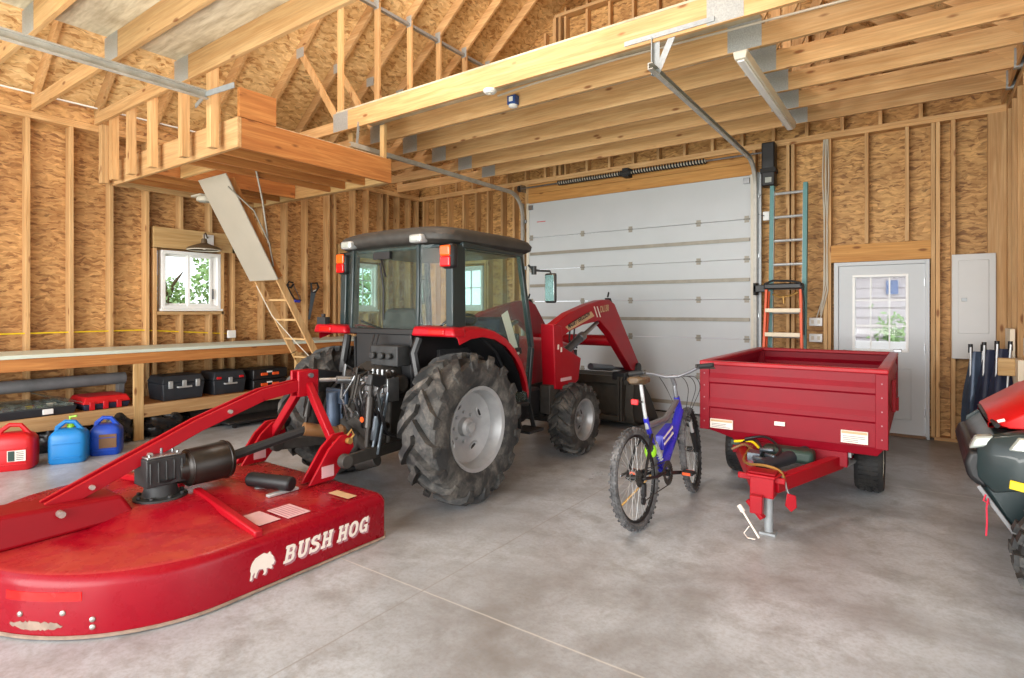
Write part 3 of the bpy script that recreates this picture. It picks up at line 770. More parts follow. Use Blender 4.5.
E = thing('breaker_box', 'grey electrical breaker panel on the wall right of the entry door', 'electrical panel', (.47, YB, .95))
m = MB(); m.box(.285, .67, YB - .05, YB, .955, 2.13); m.build('cover', 'panel_grey', E, bevel=.006)
m = MB(); m.box(.34, .61, YB - .06, YB - .049, 1.24, 2.06); pd = m.build('door', 'panel_grey', E, bevel=.005)
m = MB(); m.box(.37, .42, YB - .064, YB - .059, 1.60, 1.64); m.build('latch', 'galv', pd, bevel=.003)

# ================================================================ lights and fittings on the timber
o = thing('strip_light', 'long white fluorescent strip light hung along the truss joints at upper right', 'strip light', (-1.22, 6.1, 3.6))
m = MB(); m.hexa([(-1.28, 4.95, 3.66), (-1.16, 4.95, 3.66), (-1.175, 4.95, 3.59), (-1.265, 4.95, 3.59)], [(-1.28, 7.24, 3.66), (-1.16, 7.24, 3.66), (-1.175, 7.24, 3.59), (-1.265, 7.24, 3.59)]); m.build('housing', 'off_white', o, bevel=.01)
m = MB(); m.box(-1.25, -1.19, 4.98, 7.21, 3.575, 3.592); m.build('lens', 'white', o, bevel=.008)
for y in (5.2, 6.4):
    m = MB(); m.box(-1.235, -1.205, y - .01, y + .01, 3.655, 3.76); m.build('hanger', 'galv', o, smooth=0)
o = thing('smoke_detector', 'small round white detector under the deep truss', 'detector', (-3.57, 4.6, 3.75))
m = MB(); m.lathe([(0, .065), (-.02, .07), (-.04, .05), (-.045, 0)], (-3.57, 4.6, 3.75), (0, 0, 1), 20); m.build('body', 'white', o)
m = MB(); m.lathe([(-.045, .02), (-.052, .018), (-.054, 0)], (-3.57, 4.6, 3.75), (0, 0, 1), 12); m.build('test_button', 'off_white', o)
o = thing('junction_box', 'blue plastic junction box with white cover on a ceiling joist', 'junction box', (-3.66, 5.18, 3.76))
m = MB(); m.box(-3.72, -3.61, 5.10, 5.178, 3.77, 3.87); m.build('box', 'blue_box', o, bevel=.006)
m = MB(); m.box(-3.69, -3.64, 5.092, 5.10, 3.80, 3.85); m.lathe([(0, .05), (-.02, .05), (-.03, .03), (-.03, 0)], (-3.665, 5.14, 3.77), (0, 0, 1), 14); m.build('cover', 'white', o)
o = thing('barn_light', 'bronze barn-style wall lamp over the sliding window', 'wall lamp', (-8.15, 3.95, 2.4))
m = MB(); m.lathe([(.13, .03), (.12, .035), (.07, .04), (.06, .06), (.035, .13), (.01, .19), (-.015, .215), (-.022, .215), (0, .185), (.025, .125), (.05, .05), (.055, 0)], (-7.93, 3.88, 2.345), (0, 0, 1), 32); m.build('lamp_shade', 'bronze', o)
m = MB(); m.lathe([(-.021, .213), (-.03, .205), (-.028, .19), (-.018, .19)], (-7.93, 3.88, 2.345), (0, 0, 1), 32); m.build('shade_rim', 'off_white', o)
m = MB(); m.ball((-7.93, 3.88, 2.36), .035); m.build('bulb', 'white', o)
m = MB(); m.tube([(-7.93, 3.88, 2.46), (-7.93, 3.88, 2.53), (-7.99, 3.93, 2.56), (-8.1, 4.0, 2.53), (-8.14, 4.03, 2.5)], .011, 8); m.build('gooseneck', 'bronze', o)
m = MB(); m.box(-8.15, -8.12, 3.97, 4.11, 2.40, 2.56); m.build('mounting_box', 'white', o, bevel=.006)
o = thing('loft_lamp', 'small round lamp fixed under the loft landing near the window', 'lamp', (-7.6, 3.75, 3.03))
m = MB(); m.lathe([(0.025, .09), (.0, .10), (-.03, .095), (-.035, .08)], (-7.86, 3.85, 3.0), (0, 0, 1), 20); m.box(-7.98, -7.74, 3.73, 3.97, 3.02, 3.045); m.build('ring', 'off_white', o)
m = MB(); m.lathe([(-.03, .08), (-.05, .06), (-.06, 0)], (-7.86, 3.85, 3.0), (0, 0, 1), 18); m.build('lens', 'headlamp', o)
m = MB(); m.box(XL, XL + .03, 4.31, 4.43, 1.10, 1.21)
tag(m.build('outlet_box', 'white', bevel=.006), 'white outlet box on the left wall studs right of the sliding window', 'outlet')

# ================================================================ hand tools on the left wall
def wy(y, z, d=.03): return V((XL + d, y, z))
o = thing('hacksaw', 'hacksaw with blue-tipped frame hanging on a stud beside the attic ladder', 'hacksaw', (XL + .03, 5.36, 1.6))
m = MB(); m.tube([wy(5.50, 1.66), wy(5.40, 1.66), wy(5.30, 1.80), wy(5.25, 1.90), wy(5.29, 1.95), wy(5.36, 1.94)], .013, 8); m.build('frame', 'black', o)
m = MB(); m.bar(wy(5.35, 1.94), wy(5.49, 1.66), .004, .02, (1, 0, 0)); m.build('blade', 'steel', o, smooth=0)
m = MB(); m.tube([wy(5.28, 1.91), wy(5.26, 1.87), wy(5.32, 1.86), wy(5.37, 1.92)], .016, 8); m.build('handle', 'black', o)
m = MB(); m.bar(wy(5.38, 1.65), wy(5.48, 1.64), .03, .04); m.build('grip', 'bike_blue', o, bevel=.006)
o = thing('hand_saw', 'panel hand saw with black handle hanging on the stud right of the hacksaw', 'hand saw', (XL + .03, 5.68, 1.34))
m = MB(); m.prism([wy(5.69, 1.80, .02), wy(5.79, 1.82, .02), wy(5.675, 1.35, .02), wy(5.64, 1.35, .02)], (.003, 0, 0)); m.build('blade', 'cyl', o, smooth=0)
m = MB(); m.tube([wy(5.70, 1.80), wy(5.69, 1.94), wy(5.80, 1.95), wy(5.83, 1.88), wy(5.77, 1.80)], .018, 8, closed=True); m.build('handle', 'black', o)
m = MB(); m.bar(wy(5.70, 1.80, .034), wy(5.79, 1.84, .034), .006, .014); m.build('inlay', 'white', o)
# ================================================================ workbench
B = thing('workbench', 'long built-in lumber workbench with shelf along the left wall', 'workbench', (-7.75, 3.5, 0))
bx0, bx1, by0, by1 = -8.14, -7.33, -1.0, 7.3
def bb(a, b, c, d, e, f, name, mat):
    m = MB(); m.box(a, b, c, d, e, f); return m.build(name, mat, B, bevel=.003, smooth=0)
bb(bx0, bx1, by0, by1, 1.012, 1.05, 'bench_top', 'bench_top')
bb(bx1 - .045, bx1 - .005, by0, by1, .885, 1.01, 'apron', 'fir_y')
bb(bx0, bx1 - .035, by0, by1, .375, .395, 'shelf', 'fir_y')
for a, b in ((by0, 2.80), (2.90, 4.88), (4.98, by1)): bb(bx1 - .045, bx1 - .005, a, b, .255, .402, 'shelf_rail', 'pine_y')
for y in (-.9, 2.85, 4.93, 7.2):
    bb(bx1 - .04, bx1 + .0, y - .05, y + .05, 0, .885, 'leg', 'ash_z'); bb(bx0, bx0 + .09, y - .045, y + .045, 0, 1.01, 'leg', 'pine_z')
ZS = .396
def sbox(name, label, cat, x0, x1, y0, y1, h, z=ZS): return thing(name, label, cat, ((x0 + x1) / 2, (y0 + y1) / 2, z))
def toolcase(label, x0, x1, y0, y1, h, body, lidm, lidh, latches, latchm, name='toolbox', handle=True):
    o = sbox(name, label, 'toolbox', x0, x1, y0, y1, h)
    m = MB(); z1 = ZS + h - lidh
    m.hexa([(x0 + .02, y0 + .02, ZS), (x1 - .02, y0 + .02, ZS), (x1 - .02, y1 - .02, ZS), (x0 + .02, y1 - .02, ZS)], [(x0, y0, z1), (x1, y0, z1), (x1, y1, z1), (x0, y1, z1)]); m.build('body', body, o, bevel=.012)
    m = MB(); m.hexa([(x0 - .005, y0 - .005, z1 + .004), (x1 + .005, y0 - .005, z1 + .004), (x1 + .005, y1 + .005, z1 + .004), (x0 - .005, y1 + .005, z1 + .004)],
                     [(x0 + .03, y0 + .03, ZS + h), (x1 - .03, y0 + .03, ZS + h), (x1 - .03, y1 - .03, ZS + h), (x0 + .03, y1 - .03, ZS + h)]); m.build('lid', lidm, o, bevel=.01)
    for y in latches:
        m = MB(); m.box(x1 - .005, x1 + .016, y - .025, y + .025, z1 - .06, z1 + .03); m.build('latch', latchm, o, bevel=.005)
    if handle:
        yc = (y0 + y1) / 2; m = MB(); m.tube([(x1, yc - .08, z1 - .05), (x1 + .03, yc - .075, z1 - .05), (x1 + .03, yc + .075, z1 - .05), (x1, yc + .08, z1 - .05)], .011, 8); m.build('handle', latchm, o)
    return o
# left bay
o = sbox('parts_organizer', 'black parts organizer with open clear lid on the left of the shelf', 'organizer', -7.95, -7.45, 1.66, 2.2, .12)
m = MB(); m.hexa([(-7.95, 1.62, ZS), (-7.42, 1.62, ZS), (-7.42, 2.26, ZS), (-7.95, 2.26, ZS)], [(-7.97, 1.6, ZS + .085), (-7.40, 1.6, ZS + .085), (-7.40, 2.28, ZS + .085), (-7.97, 2.28, ZS + .085)]); m.build('tray', 'tool_black', o, bevel=.008)
m = MB()
for k in range(7): m.box(-7.94, -7.43, 1.66 + k * .09, 1.666 + k * .09, ZS + .08, ZS + .118)
for k in range(4): m.box(-7.93 + k * .16, -7.924 + k * .16, 1.62, 2.26, ZS + .08, ZS + .118)
m.build('divider', 'clear_plastic', o, smooth=0)
m = MB(); m.hexa([(-7.97, 1.62, ZS + .12), (-7.42, 1.62, ZS + .125), (-7.42, 2.0, ZS + .125), (-7.97, 2.0, ZS + .12)], [(-7.97, 1.62, ZS + .128), (-7.42, 1.62, ZS + .133), (-7.42, 2.0, ZS + .133), (-7.97, 2.0, ZS + .128)])
m.bar((-7.7, 2.02, ZS + .20), (-7.7, 2.34, ZS + .10), .5, .006, (0, .4, 1)); m.build('lid', 'clear_plastic', o, smooth=0)
m = MB(); m.box(-7.41, -7.392, 1.98, 2.07, ZS + .02, ZS + .075); m.build('latch', 'white', o, bevel=.004)
rng = random.Random(3)
for k in range(16):
    c = (-7.9 + rng.random() * .42, 1.66 + rng.random() * .5, ZS + .10); mm = rng.choice(['orange', 'steel', 'alu', 'off_white', 'yellow'])
    m = MB(); m.cbox(c, (.05, .05, .03)); m.build('loose_part', mm, o, bevel=.004)
toolcase('low red-lidded tool case on the shelf left of the bench post', -7.88, -7.42, 2.34, 2.80, .145, 'navy', 'red_plastic', .08, (2.42, 2.55, 2.68), 'red_plastic', 'tool_case', False)
m = MB(); m.cyl((-8.0, .6, .67), (-8.0, 2.95, .67), .07, n=20)
for y in (.9, 2.9): m.box(-8.05, -7.95, y - .03, y + .03, ZS, .605)
tag(m.build('pipe', 'pipe_grey'), 'long grey pipe lying at the back of the shelf behind the tool cases', 'pipe')
# middle bay
toolcase('black plastic toolbox with silver latches, first right of the bench post', -7.85, -7.42, 3.14, 3.64, .30, 'tool_black', 'tool_black', .09, (3.23, 3.39, 3.55), 'alu')
toolcase('black toolbox with small red tabs, between two other black toolboxes', -7.85, -7.44, 3.76, 4.20, .30, 'tool_black', 'tool_black', .11, (3.98,), 'alu')
for y in (3.83, 4.13):
    m = MB(); m.box(-7.445, -7.43, y - .03, y + .03, .60, .63); tagp = m.build('tab', 'red_plastic', bpy.data.objects['toolbox.001'], bevel=.004)
for z, lab in ((ZS, 'lower black case with orange latches at the right of the shelf'), (ZS + .145, 'upper black case with orange latches stacked at the right of the shelf')):
    o = thing('tool_case', lab, 'toolbox', (-7.65, 4.42, z))
    m = MB(); m.box(-7.86, -7.44, 4.30, 4.82, z + .002, z + .14); m.build('body', 'black', o, bevel=.015)
    for y in (4.46, 4.63):
        m = MB(); m.box(-7.445, -7.425, y - .05, y + .05, z + .05, z + .09); m.build('latch', 'orange', o, bevel=.006)
    m = MB(); m.box(-7.445, -7.432, 4.50, 4.58, z + .09, z + .11); m.build('badge', 'white', o, bevel=.003)
# fuel cans on the floor
def can(label, c, mat, w, d, h, capm, rot, lab=True, spout=True):
    o = thing('fuel_can', label, 'fuel can', (c[0], c[1], 0)); R = Matrix.Rotation(rot, 3, 'Z')
    P = lambda x, y, z: R @ V((x, y, z)) + V((c[0], c[1], 0))
    rings = []
    for z, sx, sy in ((0, .90, .90), (.02, .99, .99), (h * .25, 1, 1), (h * .58, 1, 1), (h * .68, .96, .95), (h * .76, .80, .84), (h * .81, .55, .6), (h * .82, .3, .4)):
        n = 20; ring = []
        for k in range(n):
            a = 2 * PI * k / n; ca, sa = math.cos(a), math.sin(a); e = .38
            ring.append(P(w / 2 * sx * abs(ca) ** e * (1 if ca > 0 else -1), d / 2 * sy * abs(sa) ** e * (1 if sa > 0 else -1), z + .001))
        rings.append(ring)
    m = MB(); m.loft(rings); m.build('body', mat, o)
    m = MB(); m.tube([P(-w * .34, 0, h * .66), P(-w * .30, 0, h * .86), P(-w * .10, 0, h * .99), P(w * .14, 0, h * .97), P(w * .33, 0, h * .76), P(w * .40, 0, h * .62)], [.026, .024, .022, .022, .024, .026], 8); m.build('handle', mat, o)
    if spout:
        m = MB(); m.cyl(P(w * .0, d * .22, h * .78), P(w * .0, d * .24, h * .95), .035, .03); m.build('cap', capm, o)
        m = MB(); m.tube([P(0, d * .24, h * .94), P(-.01, d * .24, h * 1.07), P(.05, d * .2, h * 1.09)], .012, 6); m.build('spout', capm, o)
    m = MB()
    for q in ((-.3, .3, .14, .16), (-.3, .3, .48, .50)): m.cbox(P(0, -d / 2, h * (q[2] + q[3]) / 2), (w * .72, .012, h * .025), R)
    m.build_each('moulded_rib', mat, o, bevel=.003)
    if lab:
        m = MB(); m.cbox(P(w * .14, -d / 2 - .002, h * .34), (w * .40, .006, h * .24), R); l = m.build('label', 'decal', o, smooth=0)
        m = MB(); m.cbox(P(w * .03, -d / 2 - .006, h * .34), (w * .14, .004, h * .22), R); m.build('label_picture', 'green_trim', l, smooth=0)
        m = MB()
        for k in range(5): m.cbox(P(w * .22, -d / 2 - .006, h * (.26 + .04 * k)), (w * .16, .003, h * .012), R)
        m.build('label_print', 'tool_black', l, smooth=0)
    return o
ra = math.radians(62)
can('red plastic fuel can with a printed label on the floor by the mower', (-7.0, 1.66), 'red_plastic', .34, .26, .42, 'red_plastic', ra, True, False)
can('red fuel can cut by the left edge behind the labelled one', (-7.5, 1.48), 'red_plastic', .30, .24, .50, 'black', ra, False, False)
can('light blue jug with a lime green cap on the floor under the bench', (-6.90, 2.06), 'blue_jug', .31, .27, .40, 'lime', ra, False, True)
can('darker blue jug with a brown patch beside the light blue jug', (-6.96, 2.40), 'blue_jug2', .28, .26, .38, 'blue_jug2', ra, False, False)
R = Matrix.Rotation(ra, 3, 'Z')
m = MB(); m.cbox(V((-6.96, 2.40, .15)) + R @ V((.03, -.132, 0)), (.15, .006, .14), R); m.build('faded_label', 'hose_brown', bpy.data.objects['fuel_can.003'], smooth=0)
def bag(label, c, s, seed):
    r = random.Random(seed); m = MB()
    bmesh.ops.create_icosphere(m.bm, subdivisions=4, radius=1)
    for v in m.bm.verts:
        p = v.co.copy(); k = 1 + .10 * math.sin(7 * p.x + seed) * math.cos(6 * p.y + 2 * p.z) + .07 * math.sin(13 * p.z + 9 * p.y + seed) + .04 * math.sin(23 * p.x + 17 * p.z)
        z = max(p.z * k, -.75); v.co = V((c[0] + s[0] * p.x * k, c[1] + s[1] * p.y * k, s[2] * (z + .75) / 1.75 + .001))
    o = origin(m.build('rubbish_bag', 'bag', smooth=60), (c[0], c[1], 0)); tag(o, label, 'bag'); return o
bag('crumpled dark plastic bag on the floor between the blue jug and the bench post', (-7.45, 2.62), (.2, .20, .36), 2)
bag('shiny black plastic bag on the floor right of the bench post', (-7.55, 3.15), (.24, .30, .34), 5)
bag('dark bag in the shadow behind the red and light blue cans', (-7.62, 2.1), (.26, .24, .36), 9)
m = MB(); m.cyl((-7.62, 3.5, .13), (-7.62, 5.2, .13), .125, n=20); m.cyl((-7.4, 3.0, .05), (-7.4, 3.8, .05), .05)
tag(m.build('carpet_roll', 'dirty_black'), 'dark roll lying on the floor under the bench shelf', 'roll')
o = thing('creeper_board', 'red and black board lying on the floor under the toolboxes', 'board', (-7.3, 4.3, 0))
m = MB(); m.box(-7.5, -7.05, 3.75, 4.85, .05, .09); m.build('deck', 'black', o, bevel=.02)
m = MB(); m.hexa([(-7.5, 3.6, .25), (-7.42, 3.6, .25), (-7.42, 4.8, .25), (-7.5, 4.8, .25)], [(-7.5, 3.6, .31), (-7.42, 3.6, .27), (-7.42, 4.8, .29), (-7.5, 4.8, .33)]); m.build('red_rail', 'red', o, bevel=.008)
for x, y in ((-7.45, 3.85), (-7.1, 3.85), (-7.45, 4.75), (-7.1, 4.75)):
    m = MB(); m.cyl((x - .012, y, .025), (x + .012, y, .025), .025); m.build('caster', 'black_matte', o)

# ================================================================ ladders at the back wall
o = thing('extension_ladder', 'tall teal fiberglass ladder leaning on the wall right of the garage door', 'ladder', (-1.39, 7.9, 0))
def el(x, z): return V((x, 7.86 + .19 * z / 3.12, z))
for x in (-1.575, -1.185):
    m = MB(); m.bar(el(x, .02), el(x, 3.12), .05, .08, (0, 1, 0)); m.build('side_rail', 'teal', o, bevel=.004, smooth=0)
    m = MB(); m.bar(el(x + (.022 if x < -1.4 else -.022), .02), el(x + (.022 if x < -1.4 else -.022), 3.05), .012, .065, (0, 1, 0)); m.build('inner_rail', 'alu', o, smooth=0)
    m = MB(); m.cbox(el(x, .02) + V((0, 0, 0)), (.05, .12, .035)); m.build('foot', 'black_matte', o, bevel=.004)
for k in range(10):
    z = .24 + k * .308; m = MB(); m.cyl(el(-1.57, z), el(-1.19, z), .018, n=10); m.build('rung', 'alu', o)
o = thing('step_ladder', 'orange fiberglass step ladder with black tool tray leaning on the teal ladder', 'step ladder', (-1.39, 7.7, 0))
def sl(x, z, d=0): return V((x, 7.62 + .13 * z / 1.8 + d, z))
for x, s in ((-1.6, 1), (-1.18, -1)):
    m = MB(); m.bar(sl(x - .03 * s, .02), sl(x + .015 * s, 1.76), .03, .07, (0, 1, 0)); m.build('front_rail', 'orange', o, bevel=.004, smooth=0)
    m = MB(); m.bar(sl(x - .03 * s, .02, .07), sl(x + .03 * s, 1.74, .07), .025, .04, (0, 1, 0)); m.build('rear_rail', 'yellow' if x > -1.4 else 'orange', o, bevel=.004, smooth=0)
for k in range(5):
    z = .30 + k * .30; m = MB(); m.cbox(sl(-1.39, z, -.01), (.40, .09, .05)); m.build('step', 'cream', o, bevel=.005)
m = MB(); m.cbox(sl(-1.39, 1.80, .02), (.44, .17, .07)); m.build('top_cap', 'black', o, bevel=.015)
m = MB(); m.tube([sl(-1.6, 1.83, -.05), sl(-1.5, 1.87, -.08), sl(-1.3, 1.86, -.08), sl(-1.2, 1.84, -.06), sl(-1.16, 1.74, -.05)], .014, 6); m.tube([sl(-1.18, 1.82, -.04), sl(-1.15, 1.6, -.05), sl(-1.15, 1.2, -.04)], .01, 6); m.build('strap', 'black_matte', o)
m = MB(); m.tube([sl(-1.5, 1.70, -.05), sl(-1.42, 1.66, -.07), sl(-1.3, 1.68, -.06), sl(-1.22, 1.72, -.05)], .014, 6); m.cyl(sl(-1.38, 1.67, -.07), sl(-1.37, 1.58, -.07), .015); m.build('spreader', 'gold', o)
o = thing('wall_bracket', 'black bracket on the garage door jamb beside the ladders', 'bracket', (-1.75, 8.1, 1.75))
m = MB(); m.box(-1.80, -1.60, 7.98, 8.05, 1.74, 1.83); m.build('arm', 'black', o, bevel=.006)
m = MB(); m.box(-1.80, -1.765, 7.98, 8.17, 1.70, 1.86); m.build('plate', 'black_matte', o, bevel=.004)

# ================================================================ folded chairs and boards by the panel
def folded_chair(label, x, y, lean, h, fab):
    o = thing('folding_chair', label, 'folding chair', (x, y, 0))
    top = V((x + lean, y + .05, h))
    for dx, dy in ((-.05, -.04), (.05, -.04), (-.045, .04), (.045, .04)):
        m = MB(); m.tube([V((x + dx * 1.5, y + dy * 1.5, .01)), V((x + lean * .5 + dx * .8, y + .025 + dy, h * .5)), top + V((dx, dy, 0))], .010, 6); m.build('leg', 'alu', o)
    rings = []
    for k in range(9):
        s = k / 8; c = V((x, y, .0)).lerp(top, .18 + .78 * s); r = (.075 + .02 * math.sin(5 * s)) * (1 if 0 < k < 8 else .6)
        rings.append([c + V((math.cos(a) * r * (1 + .25 * math.cos(4 * a + s * 3)), math.sin(a) * r * (.8 + .2 * math.cos(3 * a)), 0)) for a in [2 * PI * i / 16 for i in range(16)]])
    m = MB(); m.loft(rings); m.build('folded_fabric', fab, o, smooth=60)
    for dx in (-.05, .05):
        m = MB(); m.cyl(top + V((dx, 0, -.06)), top + V((dx, 0, .03)), .02); m.build('arm_end', 'black', o)
folded_chair('folded camp chair with a pale strap, leftmost of those under the breaker panel', .44, 7.55, .03, 1.12, 'grey_blue')
folded_chair('navy folded camp chair in the middle of those under the breaker panel', .52, 7.42, .05, 1.15, 'navy')
folded_chair('navy and black folded camp chair nearest the right wall boards', .60, 7.30, .06, 1.17, 'navy')
m = MB(); m.box(.705, .745, 7.34, 7.72, .5, 1.32)
tag(m.build('board', 'cream', bevel=.004, smooth=0), 'cream painted board standing against the right wall studs', 'board')
o = thing('wall_shelf', 'pale wooden bracket fixed low on the right wall beside the camp chairs', 'bracket', (.70, 6.95, .8))
m = MB(); m.box(.70, .745, 6.72, 7.02, .70, 1.06); m.build('back_board', 'cream', o, bevel=.004, smooth=0)
m = MB(); m.box(.58, .70, 6.9, 6.98, .90, 1.06); m.build('arm', 'ash_x', o, bevel=.004, smooth=0)
m = MB(); m.box(.735, .757, 6.62, 6.72, 1.10, 1.26)
tag(m.build('outlet_box', 'white', bevel=.006), 'white outlet box on the right wall at the picture edge', 'outlet')

# ================================================================ outdoors, seen through the panes
m = MB(); m.box(-60, 60, -40, 60, -.30, -.16); struct(m.build('ground', 'lawn', smooth=0))
m = MB(); m.box(-8, 6, 8.6, 16, -.16, -.06); struct(m.build('driveway_slab', 'concrete', smooth=0))
def tree(label, x, y, h, r, seed, n=1500):
    o = thing('tree', label, 'tree', (x, y, -.16), 'trees outside the left windows'); rr = random.Random(seed)
    m = MB(); m.tube([(x, y, -.2), (x + .1, y + .05, h * .3), (x - .05, y + .1, h * .6), (x, y, h * .9)], [.16, .12, .08, .03], 8)
    for k in range(7):
        a = rr.random() * 6.3; z = h * (.3 + .08 * k); m.tube([(x, y, z), (x + math.cos(a) * r * .4, y + math.sin(a) * r * .4, z + .4), (x + math.cos(a) * r * .8, y + math.sin(a) * r * .8, z + .6)], [.05, .035, .012], 6)
    m.build('trunk', 'bark', o)
    m = MB()
    for k in range(n):
        a = rr.random() * 2 * PI; u = rr.random() * 2 - 1; q = rr.random() ** .4; w = math.sqrt(1 - u * u)
        c = V((x + r * q * w * math.cos(a), y + r * q * w * math.sin(a), h * .62 + h * .42 * q * u))
        d1 = V((rr.uniform(-1, 1), rr.uniform(-1, 1), rr.uniform(-1, 1))).normalized(); d2 = d1.orthogonal().normalized(); s = rr.uniform(.04, .09)
        m.face([c - d1 * s, c + d2 * s * .5, c + d1 * s, c - d2 * s * .5])
    m.build('foliage', 'leaf', o, smooth=0)
tree('leafy tree outside the sliding window, on its right half', -12.6, 6.68, 3.6, .72, 4, 1700)
tree('smaller bush-like tree outside the sliding window, low on its left half', -12.8, 5.5, 2.15, .62, 5, 1100)
tree('tree outside the gridded window behind the tractor cab', -12.0, 10.8, 3.2, 1.5, 8, 2200)
H = thing('neighbour_house', 'pale sided house seen through the entry door panes', 'house', (2, 16, -.16))
m = MB()
for k in range(16): m.hexa([(-8, 15.0, -.2 + k * .22), (10, 15.0, -.2 + k * .22), (10, 15.03, .02 + k * .22), (-8, 15.03, .02 + k * .22)], [(-8, 15.3, -.2 + k * .22), (10, 15.3, -.2 + k * .22), (10, 15.3, .02 + k * .22), (-8, 15.3, .02 + k * .22)])
m.build('siding', 'siding', H, smooth=0)
m = MB(); m.hexa([(-8, 14.6, 2.6), (10, 14.6, 2.6), (10, 15.2, 2.6), (-8, 15.2, 2.6)], [(-8, 14.6, 2.78), (10, 14.6, 2.78), (10, 15.2, 2.78), (-8, 15.2, 2.78)]); m.build('eave', 'siding_trim', H, smooth=0)
m = MB(); m.hexa([(-8, 14.5, 2.78), (10, 14.5, 2.78), (10, 19, 2.78), (-8, 19, 2.78)], [(-8, 16.7, 4.6), (10, 16.7, 4.6), (10, 16.8, 4.6), (-8, 16.8, 4.6)]); m.build('roof', 'roofing', H, smooth=0)
m = MB(); m.box(-.62, -.40, 14.95, 15.0, 1.85, 2.15); hw = m.build('window', 'win_blue', H, smooth=0)
o = thing('shrub', 'small green shrub against the pale house outside the entry door', 'shrub', (-.5, 14.6, -.16)); rr = random.Random(2)
m = MB(); m.tube([(-.5, 14.6, -.2), (-.48, 14.6, .4), (-.5, 14.6, .9)], [.04, .03, .012], 6); m.build('stem', 'bark', o)
m = MB()
for k in range(260):
    c = V((-.5 + rr.gauss(0, .13), 14.6 + rr.gauss(0, .12), .85 + rr.gauss(0, .25))); d1 = V((rr.uniform(-1, 1), rr.uniform(-1, 1), rr.uniform(-1, 1))).normalized(); d2 = d1.orthogonal().normalized(); m.face([c - d1 * .07, c + d2 * .035, c + d1 * .07, c - d2 * .035])
m.build('foliage', 'leaf', o, smooth=0)
m = MB(); m.hexa([(-3, 13.2, -.05), (3, 12.6, -.05), (3, 12.75, -.05), (-3, 13.35, -.05)], [(-3, 13.2, .9), (3, 12.6, .9), (3, 12.75, .9), (-3, 13.35, .9)])
tag(origin(m.build('parapet', 'siding_trim', smooth=0), (0, 13, -.05)), 'low white wall outside the entry door', 'wall')
